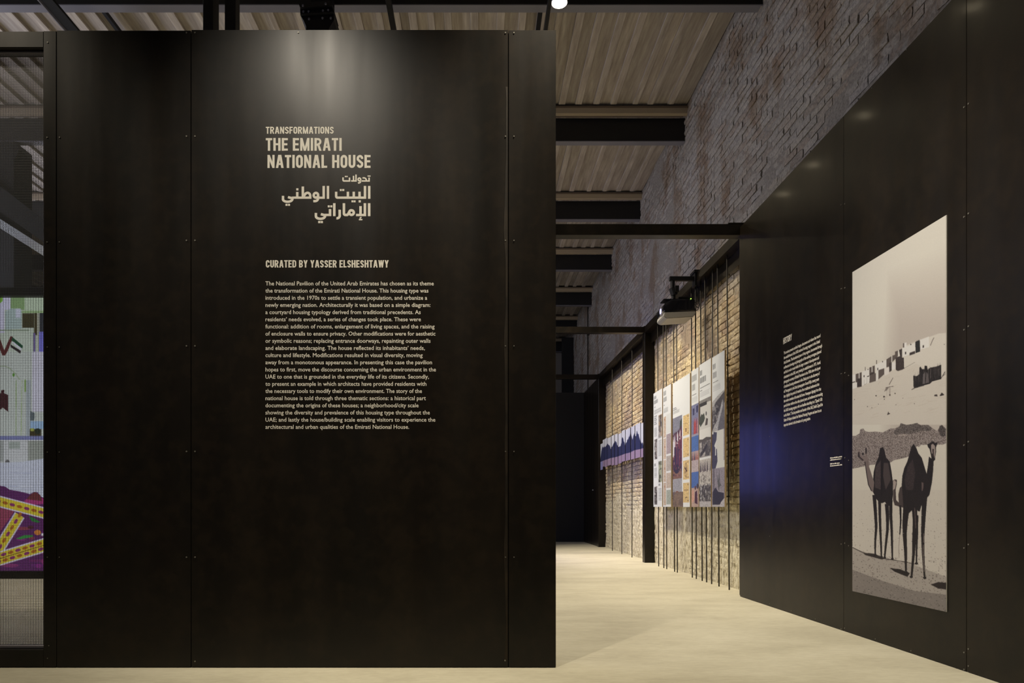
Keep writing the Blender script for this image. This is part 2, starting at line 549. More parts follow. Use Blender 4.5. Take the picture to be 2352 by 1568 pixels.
aa = np.ones((len(sv), 4), np.float32); aa[:, :3] = np.array(st); at_.data.foreach_set('color', aa.reshape(-1))
o = link('distant_brickwork', me, M_brick, wr); tag(o, kind='stuff')

# ------------------------------------------------------------------ the text partition
D0 = 4.043
def FX(px): return (px - CX) * D0 / F
def FZ(py): return 1.0 + (CY - py) * D0 / F
ZT = FZ(69)
part = empty('steel_partition', (FX(700), D0 + 0.1, 0))
tag(part, 'tall blackened steel partition carrying the cream introduction text', 'partition')
boxo('core', M_dark, part, FX(132), FX(1276), D0 + 0.012, D0 + 0.16, 0.006, ZT - 0.012)
g = 0.0022
def sheet_steel(x0, x1, ztop, z0=0.004, warp=0.0):
    boxo('steel_sheet', M_steel, part, FX(x0) + g, FX(x1) - g, D0 - 0.002, D0 + 0.011, z0, ztop, 0.0012)
sheet_steel(130, 439, FZ(70.5))
sheet_steel(439, 1167.5, ZT)
sheet_steel(1167.5, 1277.5, ZT - 0.002)
# rusty weld line beside the last joint
def b_rust(nt, p):
    n = nz(nt, coord(nt, (1, 1, 1)), 6, 4)
    nt.links.new(ramp(nt, n, [(0.4, (0.012, 0.009, 0.006)), (0.6, (0.024, 0.017, 0.010))]), p.inputs['Base Color'])
M_rust = mat('rust_seam', rough=0.6, spec=.2, build=b_rust)
bm = bmesh.new()
prev = None
for k in range(41):
    yp = 200 + (1515 - 200) * k / 40
    wob = 1.8 * math.sin(k * 0.55) + 1.2 * math.sin(k * 1.7)
    wpx = (1.6 if k < 8 else 3.2 + 1.2 * math.sin(k * .8))
    a = bm.verts.new((FX(1163 + wob * .6 - wpx), D0 - 0.0034, FZ(yp))); b = bm.verts.new((FX(1166), D0 - 0.0034, FZ(yp)))
    if prev: bm.faces.new((prev[0], prev[1], b, a))
    prev = (a, b)
bmo('rust_streak', bm, M_rust, part)
# screws
bm = bmesh.new(); tube(bm, (0, -0.0025, 0), (0, 0.001, 0), 0.0050, 8)
bmesh.ops.recalc_face_normals(bm, faces=bm.faces)
scr = bpy.data.meshes.new('screw'); bm.to_mesh(scr); bm.free(); scr.materials.append(M_screw)
def screw(par, x, y, z, rotz=0, s=1.0):
    o = bpy.data.objects.new('screw', scr); col.objects.link(o)
    o.parent = par; o.matrix_parent_inverse = par.matrix_world.inverted()
    o.location = (x, y, z); o.rotation_euler = (0, 0, rotz); o.scale = (s, s, s)
for yp in (76, 313.5, 552.5, 794.5, 1036.5, 1279):
    for xp in (429, 448.5, 1161, 1180.5):
        screw(part, FX(xp), D0 - 0.003, FZ(yp), 0, 0.95 if xp < 1000 else 0.8)
screw(part, FX(448.5), D0 - 0.003, FZ(1518)); screw(part, FX(1160), D0 - 0.003, FZ(1516))
screw(part, FX(685.5), D0 - 0.003, FZ(75.5))
# bracing posts behind the partition, so that it stands
for xp in (300, 700, 1100):
    bm = bmesh.new(); box(bm, FX(xp) - .04, FX(xp) + .04, D0 + 0.16, D0 + 0.24, 0, ZT - 0.05, 0.003)
    bmo('back_post', bm, M_steel, part)

# ---- lettering
def text_mesh(body, offset=0.008):
    c = bpy.data.curves.new('t', 'FONT'); c.body = body; c.offset = offset; c.resolution_u = 2
    o = bpy.data.objects.new('t', c); col.objects.link(o)
    bpy.context.view_layer.update()
    me = bpy.data.meshes.new_from_object(o)
    bpy.data.objects.remove(o); bpy.data.curves.remove(c)
    n = len(me.vertices)
    a = np.empty(n * 3, np.float32); me.vertices.foreach_get('co', a); a = a.reshape(-1, 3)
    polys = [tuple(p.vertices) for p in me.polygons]
    bpy.data.meshes.remove(me)
    return a, polys
CAP = text_mesh('H', 0)[0][:, 1].max()

def place2d(name, v2, polys, fn, m, parent):
    """v2: (n,2) local coordinates, fn maps them to the wall"""
    me = bpy.data.meshes.new(name)
    me.from_pydata([tuple(fn(float(q[0]), float(q[1]), float(q[2]) if len(q) > 2 else 0.0)) for q in v2], [], polys)
    me.update()
    return link(name, me, m, parent)

def front(a, b, k=0): return (FX(a), D0 - 0.0028 - 0.00008 * k, FZ(b))
body = """The National Pavilion of the United Arab Emirates has chosen as its theme
the transformation of the Emirati National House. This housing type was
introduced in the 1970s to settle a transient population, and urbanize a
newly emerging nation. Architecturally it was based on a simple diagram:
a courtyard housing typology derived from traditional precedents. As
residents\u2019 needs evolved, a series of changes took place. These were
functional: addition of rooms, enlargement of living spaces, and the raising
of enclosure walls to ensure privacy. Other modifications were for aesthetic
or symbolic reasons; replacing entrance doorways, repainting outer walls
and elaborate landscaping. The house reflected its inhabitants\u2019 needs,
culture and lifestyle. Modifications resulted in visual diversity, moving
away from a monotonous appearance. In presenting this case the pavilion
hopes to first, move the discourse concerning the urban environment in the
UAE to one that is grounded in the everyday life of its citizens. Secondly,
to present an example in which architects have provided residents with
the necessary tools to modify their own environment. The story of the
national house is told through three thematic sections: a historical part
documenting the origins of these houses; a neighborhood/city scale
showing the diversity and prevalence of this housing type throughout the
UAE; and lastly the house/building scale enabling visitors to experience the
architectural and urban qualities of the Emirati National House.""".split('\n')
ends = [996.4, 984.1, 981.3, 988.6, 966.4, 966.9, 998.3, 1000.2, 988.9, 975.9, 970.9, 992.4, 1001.4, 985.1, 979.4, 969.3, 978.2, 961.5, 987.4, 1000, 939.8]
for k, (ln, e) in enumerate(zip(body, ends)):
    a, pl = text_mesh(ln, 0.010)
    x0, x1 = a[:, 0].min(), a[:, 0].max()
    v2 = np.stack([610 + (a[:, 0] - x0) / (x1 - x0) * (e - 610), 655.5 + 16.45 * k - a[:, 1] / CAP * 9.1], 1)
    place2d('text_line', v2, pl, front, M_vinyl, part)

# stroke-drawn lettering
def arc(cx, cy, rx, ry, a0, a1, n=8):
    return [(cx + rx * math.cos(math.radians(a0 + (a1 - a0) * k / n)), cy + ry * math.sin(math.radians(a0 + (a1 - a0) * k / n))) for k in range(n + 1)]

def thick(pts, wd, closed=False):
    """ribbon of even width along pts, mitred; returns verts, faces"""
    n = len(pts); L = []; R = []
    for i in range(n):
        p = Vector(pts[i])
        if closed:
            a = Vector(pts[i - 1]); b = Vector(pts[(i + 1) % n])
        else:
            a = Vector(pts[i - 1]) if i > 0 else None; b = Vector(pts[i + 1]) if i < n - 1 else None
        d1 = (p - a).normalized() if a is not None else (b - p).normalized()
        d2 = (b - p).normalized() if b is not None else d1
        n1 = Vector((-d1.y, d1.x)); n2 = Vector((-d2.y, d2.x))
        m = n1 + n2
        if m.length < 1e-4: m = n1.copy()
        m.normalize()
        s = wd / 2 / max(0.35, m.dot(n1))
        L.append(p + m * s); R.append(p - m * s)
    v = [(q.x, q.y) for q in L] + [(q.x, q.y) for q in R]
    f = []
    for i in range(n if closed else n - 1):
        j = (i + 1) % n
        f.append((i, j, n + j, n + i))
    return v, f

def join_strokes(items):
    """third column: the layer of each stroke, so that crossing strokes never share a plane"""
    V = []; Fc = []
    for k, (v, f) in enumerate(items):
        b = len(V); V += [(a_, b_, k % 5) for a_, b_ in v]; Fc += [tuple(i + b for i in ff) for ff in f]
    return np.array(V), Fc

# condensed gothic capitals: unit height (0 top .. 1 bottom), width given, centre-line strokes; t = stroke
def glyph(ch, w_, t):
    def dg(x0, y0, x1, y1, wd):
        """slanting bar cut level at both ends"""
        return ([(x0 - wd / 2, y0), (x0 + wd / 2, y0), (x1 + wd / 2, y1), (x1 - wd / 2, y1)], None)
    h = t / 2
    l, r, T, B = h, w_ - h, h, 1 - h
    m = (l + r) / 2
    ry = 0.20
    G = {}
    if ch == 'T': return [([(0, T), (w_, T)], t * .92), ([(m, T), (m, 1)], t)]
    if ch == 'H': return [([(l, 0), (l, 1)], t), ([(r, 0), (r, 1)], t), ([(l, .49), (r, .49)], t * .85)]
    if ch == 'E': return [([(l, 0), (l, 1)], t), ([(l, T), (w_, T)], t * .88), ([(l, .49), (w_ * .93, .49)], t * .88), ([(l, B), (w_, B)], t * .88)]
    if ch == 'F': return [([(l, 0), (l, 1)], t), ([(l, T), (w_, T)], t * .88), ([(l, .5), (w_ * .93, .5)], t * .88)]
    if ch == 'L': return [([(l, 0), (l, 1)], t), ([(l, B), (w_, B)], t * .88)]
    if ch == 'I': return [([(l, 0), (l, 1)], t)]
    if ch == 'M': return [([(l, 0), (l, 1)], t * .9), ([(r, 0), (r, 1)], t * .9), dg(l + h * .15, 0, m, 1, t * .92), dg(r - h * .15, 0, m, 1, t * .92)]
    if ch == 'N': return [([(l, 0), (l, 1)], t * .92), ([(r, 0), (r, 1)], t * .92), dg(l, 0, r, 1, t * .95)]
    if ch == 'A': return [dg(m - h * .3, 0, h, 1, t), dg(m + h * .3, 0, w_ - h, 1, t), ([(w_ * .2, .70), (w_ * .8, .70)], t * .72)]
    if ch == 'O': return [(arc(m, T + ry, m - l, ry, 180, 360) + arc(m, B - ry, m - l, ry, 0, 180), t, True)]
    if ch == 'D': return [([(l, 0), (l, 1)], t), ([(l, T), (m, T)] + arc(m, T + ry, r - m, ry, -80, 0, 4) + arc(m, B - ry, r - m, ry, 0, 80, 4) + [(m, B), (l, B)], t * .92)]
    if ch == 'U': return [([(l, 0)] + arc(m, B - ry, m - l, ry, 180, 0) + [(r, 0)], t)]
    if ch == 'C': return [([(r, .34)] + arc(m, T + ry, m - l, ry, 0, -180) + arc(m, B - ry, m - l, ry, 180, 0) + [(r, .66)], t)]
    if ch in 'RBP':
        up = [(l, T), (m, T)] + arc(m, .29, r - m, .29 - T, -80, 80, 6) + [(m, .53), (l, .53)]
        s = [([(l, 0), (l, 1)], t), (up, t * .9)]
        if ch == 'R': s.append(dg(m * 1.05, .50, r, 1, t * 1.0))
        if ch == 'B': s.append(([(m, .51)] + arc(m, .73, r - m, B - .73, -70, 80, 6) + [(m, B), (l, B)], t * .9))
        return s
    if ch == 'S': return [(arc(m, .28, r - m, .28 - T, 10, -180, 9) + [(l + .01, .36), (m, .50), (r - .01, .63)] + arc(m, .72, r - m, B - .72, 0, 170, 9), t * .95)]
    if ch == 'Y': return [dg(h, 0, m, .58, t), dg(w_ - h, 0, m, .58, t), ([(m, .5), (m, 1)], t)]
    if ch == 'W': return [dg(h, 0, w_ * .30, 1, t * .9), dg(m, 0, w_ * .30, 1, t * .85), dg(m, 0, w_ * .70, 1, t * .85), dg(w_ - h, 0, w_ * .70, 1, t * .9)]
    return []
WD = dict(T=.47, H=.53, E=.45, F=.43, L=.42, I=.185, M=.70, N=.54, A=.58, O=.51, D=.52, U=.51, C=.50, R=.53, B=.52, S=.50, Y=.54, W=.76)
def heading(txt, x0, x1, y0, y1, t=0.185):
    h = y1 - y0
    gap = .085
    tot = sum((WD[c] if c != ' ' else .20) for c in txt) + gap * (len(txt) - 1)
    k = (x1 - x0) / (tot * h)
    items = []; x = 0
    for c in txt:
        if c == ' ': x += (.20 + gap) * k; continue
        w_ = WD[c] * k
        for s in glyph(c, w_, t):
            pts, wd = s[0], s[1]
            q = [(x0 + (x + a) * h, y0 + b * h) for a, b in pts]
            items.append((q, [(0, 1, 2, 3)]) if wd is None else thick(q, wd * h, len(s) > 2))
        x += w_ + gap * k
    return join_strokes(items)
def head(name, lab, txt, x0, x1, y0, y1, fn, par, t=0.185):
    v, f = heading(txt, x0, x1, y0, y1, t)
    o = place2d(name, v, f, fn, M_vinyl, par)
    if lab: o['label'] = lab
head('title_lettering', 'small cream heading TRANSFORMATIONS', 'TRANSFORMATIONS', 610.9, 766.7, 291.5, 307.7, front, part, .19)
head('title_lettering', 'large cream title line THE EMIRATI', 'THE EMIRATI', 610.9, 785.4, 317.4, 346.8, front, part)
head('title_lettering', 'large cream title line NATIONAL HOUSE', 'NATIONAL HOUSE', 614.5, 851.3, 356.2, 386.2, front, part)
head('curator_lettering', 'cream line CURATED BY YASSER ELSHESHTAWY', 'CURATED BY YASSER ELSHESHTAWY', 610.9, 892.8, 597.6, 614.6, front, part, .19)

def sqd(x, y, s): return thick([(x - s / 2, y), (x + s / 2, y)], s)
def arabic(name, lab, items, ox, oy, sc_):
    v, f = join_strokes(items)
    v = np.stack([ox + v[:, 0] / sc_, oy + v[:, 1] / sc_, v[:, 2]], 1)
    o = place2d(name, v, f, front, M_vinyl, part); o['label'] = lab
W1 = 98
it = [thick([(1998, 300), (1998, 580)], W1), thick([(2045, 528), (1440, 528)], 100),
      sqd(1940, 200, 88), sqd(2045, 200, 88),
      thick([(1555, 330)] + arc(1640, 470, 165, 150, -105, 0, 8) + [(1808, 520)], W1),
      thick(arc(1340, 425, 88, 95, 0, 360, 14)[:-1], W1, True), thick([(1428, 440), (1425, 560)] + arc(1300, 560, 118, 100, 10, 95, 7) + [(1245, 662)], W1),
      thick([(1115, 95), (1115, 580)], 100), thick([(1165, 528), (780, 528)], 100), thick([(947, 185), (947, 560)], 98),
      thick([(238, 285), (238, 420)] + arc(300, 450, 62, 78, 180, 90, 6) + [(720, 528)], 104), thick([(675, 300), (675, 580)], 104),
      sqd(405, 230, 90), sqd(508, 230, 90)]
arabic('arabic_lettering', 'small cream Arabic line above the large Arabic title', it, 780, 398, 29.4)
W2 = 108
it = [thick([(2225, 145), (2225, 725)], W2), thick([(2033, 145), (2033, 725)], W2), thick([(2080, 675), (1800, 675)], 100),
      thick(arc(1683, 565, 100, 108, 0, 360, 16)[:-1], W2, True), thick([(1788, 600), (1786, 690)] + arc(1650, 700, 132, 128, 0, 80, 7) + [(1565, 830)], W2),
      thick([(1475, 672), (600, 672)], 102), thick([(1095, 170), (1095, 700)], 112),
      thick([(1110, 650), (1150, 590)] + arc(1305, 585, 122, 132, -150, 0, 9) + [(1427, 724)], W2),
      thick([(845, 415), (845, 700)], W2), sqd(848, 300, 98),
      thick([(425, 645), (520, 675), (600, 690)], W2), thick([(628, 690)] + arc(410, 735, 215, 122, 12, 168, 12) + [(203, 700), (203, 590)], W2),
      sqd(360, 995, 92), sqd(475, 995, 92)]
# second word starts again at another crop origin
s2 = 1.0
it2 = [thick([(1925, 145), (1925, 722)], W2), thick([(1735, 145), (1735, 722)], W2), thick([(1785, 672), (480, 672)], 104),
       thick([(1490, 405), (1490, 690)], W2), thick([(1230, 405), (1230, 690)], W2), thick([(965, 405), (965, 690)], W2),
       thick([(437, 405), (437, 570)] + arc(500, 600, 63, 72, 180, 90, 6), W2),
       sqd(648, 330, 90), sqd(758, 330, 90), sqd(1170, 838, 88), sqd(1268, 838, 88), sqd(1498, 838, 98)]
V1, F1 = join_strokes(it); V2, F2 = join_strokes(it2)
VV = np.concatenate([np.stack([640 + V1[:, 0] / 19.6, 420 + V1[:, 1] / 19.6, V1[:, 2]], 1), np.stack([750 + V2[:, 0] / 19.6, 420 + V2[:, 1] / 19.6, V2[:, 2]], 1)])
FF = F1 + [tuple(i + len(V1) for i in f) for f in F2]
o = place2d('arabic_lettering', VV, FF, front, M_vinyl, part); o['label'] = 'large cream Arabic title line, upper of two'
W3 = 90
it = [thick([(2165, 110), (2165, 575)], W3), thick([(2012, 110), (2012, 575)], W3), thick([(2055, 535), (1693, 535)], 84), thick([(1855, 215), (1855, 550)], W3),
      thick([(1890, 632), (1862, 622), (1838, 645), (1850, 680)], 40), thick([(1795, 700), (1920, 700)], 48),
      thick([(1257, 110), (1257, 470)] + arc(1310, 480, 53, 52, 180, 90, 5) + [(1400, 532)], W3), thick([(1380, 540), (1425, 470)] + arc(1530, 445, 85, 82, -165, -90, 4), W3), thick(arc(1530, 448, 82, 82, 0, 360, 18)[:-1], W3, True),
      thick([(1105, 345), (1105, 560)] + arc(1010, 560, 94, 92, 15, 95, 6) + [(988, 650)], W3),
      thick([(910, 110), (910, 575)], W3),
      thick([(757, 320), (757, 574)], W3), thick([(800, 532), (560, 532)], 84),
      thick([(428, 503), (500, 525), (570, 545)], W3), thick([(578, 545)] + arc(413, 575, 165, 97, 12, 168, 12) + [(249, 550), (249, 460)], W3),
      sqd(712, 223, 74), sqd(805, 223, 74), sqd(370, 788, 78), sqd(462, 788, 78)]
arabic('arabic_lettering', 'large cream Arabic title line, lower of two', it, 710, 460, 15.68)

# ------------------------------------------------------------------ mesh screen at the end of the partition
scrn = empty('mesh_screen', (FX(-150), D0 + 0.05, 0))
tag(scrn, 'see-through metal mesh stretched in a wide black steel frame beside the partition', 'screen')
bm = bmesh.new(); box(bm, FX(100), FX(129.5), D0 - 0.002, D0 + 0.09, 0.004, FZ(71.5), 0.002)
bmo('frame_stile', bm, M_steel, scrn)
bm = bmesh.new(); box(bm, FX(-560), FX(100), D0 - 0.002, D0 + 0.09, FZ(109), FZ(72.5), 0.002); bmo('frame_rail', bm, M_steel, scrn)
bm = bmesh.new(); box(bm, FX(-560), FX(100), D0 - 0.002, D0 + 0.09, 0.004, FZ(1491), 0.002); bmo('frame_rail', bm, M_steel, scrn)
bm = bmesh.new(); box(bm, FX(-590), FX(-560), D0 - 0.002, D0 + 0.09, 0.004, FZ(71.5), 0.002); bmo('frame_stile', bm, M_steel, scrn)
M_chan = mat('zinc_channel', (0.20, 0.19, 0.22), 0.45, 0.5)
boxo('mesh_clamp', M_chan, scrn, FX(-560), FX(100), D0 + 0.03, D0 + 0.06, FZ(1491), FZ(1484), 0.002)
boxo('mesh_clamp', M_chan, scrn, FX(-560), FX(100), D0 + 0.03, D0 + 0.06, FZ(113), FZ(109.5), 0.001)
M_wire = mat('woven_wire', (0.06, 0.06, 0.062), 0.5, 0.3)
bm = bmesh.new()
pit = 2.0 * D0 / F
x = FX(-290); yw = D0 + 0.045; hw = 0.00068
while x < FX(100):
    box(bm, x - hw, x + hw, yw, yw + 0.002, FZ(1488), FZ(110)); x += pit
box(bm, FX(-560), FX(-290), yw, yw + .002, FZ(1488), FZ(1480))
z = FZ(1488)
while z < FZ(110):
    box(bm, FX(-560), FX(100), yw - 0.002, yw, z - hw, z + hw); z += pit
x = FX(-560)
while x < FX(-290):
    box(bm, x - hw, x + hw, yw, yw + 0.002, FZ(1488), FZ(110)); x += pit
mw = bmo('wire_mesh', bm, M_wire, scrn); tag(mw, kind='stuff')
for xp, yp in ((110, 98), (113, 1482), (110, 1511), (109, 316), (137.5, 316), (109, 556), (137, 556), (109.5, 797), (137, 797), (109.5, 1038), (137, 1038), (109.5, 1279), (137, 1279)):
    screw(scrn if xp < 130 else part, FX(xp), D0 - 0.003, FZ(yp), 0, 0.7)

# ---- hanging video screen behind the mesh
DS = 4.75
def SX(px): return (px - CX) * DS / F
def SZ(py): return 1.0 + (CY - py) * DS / F
vid = empty('video_screen', (SX(-20), DS + 0.05, SZ(1328)))
tag(vid, 'hanging screen showing a pale doorway and a purple and yellow carpet', 'screen')
px0, px1, py0, py1 = -150, 118, 683, 1310
SW, SH = 230, 520
pt = Paint(SW, SH, (196, 205, 200), lambda x, y: ((x - px0) / (px1 - px0) * SW, (y - py0) / (py1 - py0) * SH))
R_ = lambda x0, y0, x1, y1, c, a=1.0: pt.poly([(x0, y0), (x1, y0), (x1, y1), (x0, y1)], c, a)
R_(-150, 683, 118, 830, (196, 208, 196))
R_(-150, 683, 10, 765, (214, 214, 240)); pt.poly([(-40, 683), (6, 683), (6, 692), (-4, 700), (-40, 705)], (130, 190, 70))
R_(6, 683, 24, 712, (214, 214, 240)); R_(24, 683, 56, 712, (140, 172, 120)); R_(56, 683, 118, 715, (196, 214, 190))
pt.poly([(12, 716), (24, 709), (46, 709), (49, 714), (49, 755), (12, 757)], (176, 196, 196)); R_(36, 709, 47, 730, (210, 216, 236))
R_(49, 714, 118, 719, (160, 190, 140)); R_(51, 720, 77, 753, (66, 62, 40)); R_(78, 719, 87, 770, (72, 66, 40)); R_(85, 719, 90, 808, (186, 190, 176))
R_(90, 719, 118, 762, (52, 56, 64)); R_(89, 762, 118, 808, (122, 120, 216)); R_(76, 765, 81, 808, (110, 96, 150))
R_(-150, 757, 66, 760, (150, 166, 146))
R_(-150, 808, 118, 1000, (198, 206, 202)); R_(74, 808, 118, 945, (214, 214, 232))
pt.poly([(-12, 772), (-2, 772), (10, 806), (10, 816), (5, 816)], (92, 40, 42)); pt.poly([(24, 772), (30, 774), (18, 806), (12, 816), (6, 816), (10, 804)], (92, 40, 42))
pt.poly([(28, 774), (52, 794), (51, 801), (26, 782)], (26, 74, 50)); pt.poly([(27, 786), (31, 785), (49, 800), (48, 806)], (222, 222, 236)); pt.poly([(24, 791), (48, 806), (46, 812), (24, 797)], (40, 30, 36))
pt.stroke([(-40, 841), (12, 841), (22, 846), (35, 858), (45, 872)], 2.5, (168, 184, 160)); pt.ell(31, 861, 2.5, 4, (90, 150, 50))
pt.stroke([(37, 873), (36, 1000)], 1.6, (150, 176, 120)); pt.stroke([(50, 873), (48, 1000)], 1.6, (166, 186, 140)); R_(55, 872, 60, 900, (150, 178, 120)); R_(60, 873, 70, 1000, (172, 182, 188))
pt.poly([(-40, 903), (2, 903), (3, 896), (10, 895), (9, 903), (19, 907), (19, 946), (9, 938), (6, 936), (2, 940), (-40, 938)], (66, 30, 38))
pt.poly([(69, 944), (79, 948), (79, 960), (77, 966), (69, 966)], (102, 114, 120)); R_(69, 967, 118, 985, (158, 190, 226))
R_(68, 985, 94, 1001, (66, 60, 40)); pt.ell(86, 990, 7, 7, (44, 54, 44)); R_(69, 983, 78, 990, (170, 180, 90))
R_(-150, 1001, 118, 1010, (130, 136, 186)); R_(-150, 1010, 118, 1068, (206, 210, 214)); R_(64, 1012, 118, 1058, (160, 166, 160)); pt.ell(17, 1061, 5, 6, (110, 110, 114)); R_(-150, 1012, 8, 1060, (170, 176, 176)); R_(20, 1014, 46, 1030, (170, 180, 176))
pt.poly([(-150, 1070), (50, 1060), (118, 1050), (118, 1160), (-150, 1160)], (206, 212, 230))
for k in range(40):
    yy_ = random.uniform(1070, 1135); xx_ = random.uniform(-150, 100); pt.stroke([(xx_, yy_), (xx_ + random.uniform(15, 60), yy_ + random.uniform(-2, 2))], random.uniform(1, 3), random.choice([(226, 230, 240), (180, 186, 214), (196, 202, 222)]), .6)
carp = [(-150, 1100), (0, 1115), (12, 1117), (22, 1124), (40, 1127), (58, 1131), (68, 1134), (78, 1129), (86, 1130), (94, 1140), (118, 1150), (118, 1310), (-150, 1310)]
pt.poly(carp, (94, 44, 100))
for k in range(60):
    xx_, yy_ = random.uniform(-140, 110), random.uniform(1150, 1300); pt.ell(xx_, yy_, random.uniform(6, 22), random.uniform(2, 6), random.choice([(178, 70, 130), (140, 50, 110), (120, 46, 130), (176, 84, 60), (160, 50, 140)]), .5)
pt.poly([(-150, 1175), (0, 1165), (33, 1172), (18, 1195), (0, 1220), (-150, 1240)], (168, 78, 90), .7); pt.ell(82, 1150, 26, 8, (190, 66, 130), .8)
pt.poly([(70, 1135), (80, 1129), (92, 1136), (96, 1150), (60, 1146)], (110, 54, 60))
def band(a, b, wd):
    (ax, ay), (bx, by) = a, b
    pt.stroke([a, b], wd + 6, (214, 210, 226)); pt.stroke([a, b], wd, (214, 196, 60))
    L = math.hypot(bx - ax, by - ay); n = int(L / 17); dx, dy = (bx - ax) / L, (by - ay) / L
    for k in range(n + 1):
        for sg in (-1, 1):
            off = sg * wd * .25 if wd > 22 else 0
            cx_, cy_ = ax + dx * k * 17 - dy * off, ay + dy * k * 17 + dx * off
            c = (170, 104, 40) if (k + (sg > 0)) % 2 else (140, 56, 110)
            pt.ell(cx_, cy_, 6.5, 3.6, c, 1, math.atan2(dy, dx))
    if wd > 22: pt.stroke([a, b], 1.6, (110, 64, 40))
band((-120, 1120), (118, 1182), 20); band((45, 1182), (-12, 1275), 20); band((-120, 1318), (118, 1246), 26)
pt.poly([(66, 1184), (80, 1190), (92, 1198), (86, 1200), (72, 1196)], (50, 120, 60)); pt.poly([(36, 1236), (56, 1228), (76, 1228), (74, 1232), (46, 1238)], (60, 140, 70)); pt.ell(86, 1222, 8, 6, (206, 130, 60)); pt.ell(70, 1210, 7, 4, (80, 40, 50)); R_(94, 1224, 100, 1230, (226, 222, 230))
pt.noise(0.03, 2)
sheet('picture', pt.out(), ((SX(px0), DS, SZ(py0)), (SX(px1), DS, SZ(py0)), (SX(px0), DS, SZ(py1)), (SX(px1), DS, SZ(py1))), M_video, vid)
boxo('screen_back', M_black, vid, SX(px0), SX(px1), DS + 0.004, DS + 0.03, SZ(py1), SZ(py0))
for a in ((SX(px0 - 14), SX(px1 + 8), SZ(1328), SZ(1311)), (SX(px0 - 14), SX(px1 + 8), SZ(682), SZ(663))):
    boxo('screen_frame', M_steel, vid, a[0], a[1], DS - 0.03, DS + 0.06, a[2], a[3], 0.002)
boxo('screen_frame', M_steel, vid, SX(px0 - 14), SX(px0 - 2), DS - 0.03, DS + 0.06, SZ(1311), SZ(682), 0.002)
boxo('screen_frame', M_steel, vid, SX(px1), SX(px1 + 8), DS - 0.03, DS + 0.06, SZ(1311), SZ(682), 0.002)
# arms that carry the screen off the back of the partition
for zq in (SZ(720), SZ(1280)):
    bm = bmesh.new(); prism(bm, [(-2.74, D0 + .158, zq), (-2.70, D0 + .158, zq), (-3.065, DS + .01, zq), (-3.10, DS + .0, zq)], (0, 0, .04)); bmo('arm', bm, M_black, vid)
# hall column with its corbel and slanting braces, seen through the mesh
DC = 9.86
hc = empty('hall_column', P(-10, 1313, DC)); hc.location.z = 0; hc.matrix_world = Matrix.Translation(hc.location)
tag(hc, 'broad dark column with slanting braces seen through the wire mesh', 'column')
a, b = P(-52, 700, DC), P(32, 700, DC)
boxo('shaft', M_dark, hc, a.x, b.x, DC, DC + .4, 0, ZB - .005, 0.004)
bm = bmesh.new(); prism(bm, [P(31, 324, DC), P(40, 330, DC), P(44, 343, DC), P(38, 358, DC), P(31, 368, DC)], (0, 0.3, 0)); bmo('corbel', bm, M_black, hc)
bm = bmesh.new(); prism(bm, [P(-70, 379, DC), P(32, 450, DC), P(240, 616, DC), P(240, 652, DC), P(32, 507, DC), P(-70, 438, DC)], (0, -0.12, 0)); bmo('brace', bm, M_dark, hc)
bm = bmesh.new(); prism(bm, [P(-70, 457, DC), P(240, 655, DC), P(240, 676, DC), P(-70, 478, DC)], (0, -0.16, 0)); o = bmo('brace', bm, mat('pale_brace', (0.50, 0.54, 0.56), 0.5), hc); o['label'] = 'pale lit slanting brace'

# ------------------------------------------------------------------ right steel wall
SA, SB = 3.003, -0.01415
def RX(D): return SA + SB * D
def RD(px): return SA / ((px - CX) / F - SB)
def RP(px, py, off=0.0):
    D = RD(px); return Vector((RX(D) - off, D, 1.0 + (CY - py) * D / F))
def topz(D): return 4.09 + (7.0 - D) * 0.0194
rw = empty('steel_partition', (3.05, 4.5, 0))
tag(rw, 'long blackened steel wall with the HISTORY text in front of the brickwork', 'partition')
ang = math.atan(SB)
def rsheet(Da, Db, th=0.010, off=0.0, mtl=M_steelr, name='steel_sheet', dz=0.0, z0=0.004):
    bm = bmesh.new()
    q = []
    for D, z in ((Da, z0), (Db, z0), (Db, topz(Db) + dz), (Da, topz(Da) + dz)):
        q.append((RX(D) - off, D, z))
    prism(bm, q, (th, 0, 0))
    es = [e for e in bm.edges]
    return bmo(name, bm, mtl, rw)
D1, D2, D3 = RD(1938), RD(2220), 1.95
for Da, Db in ((D1 + .0022, RD(1700)), (D2 + .0022, D1 - .0022), (D3 + .0022, D2 - .0022), (0.0, D3 - .0022)):
    rsheet(Da, Db)
rsheet(0.02, RD(1700) - 0.004, 0.07, -0.0105, M_dark, 'core', -0.01)
for yps in ((469, 662, 857, 1052, 1248, 1443),):
    for yp in yps:
        for xp, dy in ((1932.5, 1), (1937.8 + 3, -1)):
            p = RP(xp, yp + dy); screw(rw, p.x - 0.001, p.y, p.z, math.pi / 2 * 3, 1.0)
        if yp in (857, 1052, 1248):
            p = RP(1949.5, yp + 5); screw(rw, p.x - 0.001, p.y, p.z, math.pi / 2 * 3, 0.9)
for yp in (242, 494, 753, 1018, 1254, 1494, 1533):
    for xp, dy in ((2215, 4), (2225, -4)):
        p = RP(xp, yp + dy); screw(rw, p.x - 0.001, p.y, p.z, math.pi / 2 * 3, 1.0)
for xp, yp in ((1768, 1002), (1768, 1231), (1768, 1386), (2082, 114), (2003, 202), (1818, 1402), (1873, 1421), (2011, 1467), (2093, 1494)):
    p = RP(xp, yp); screw(rw, p.x - 0.001, p.y, p.z, math.pi / 2 * 3, 0.8)
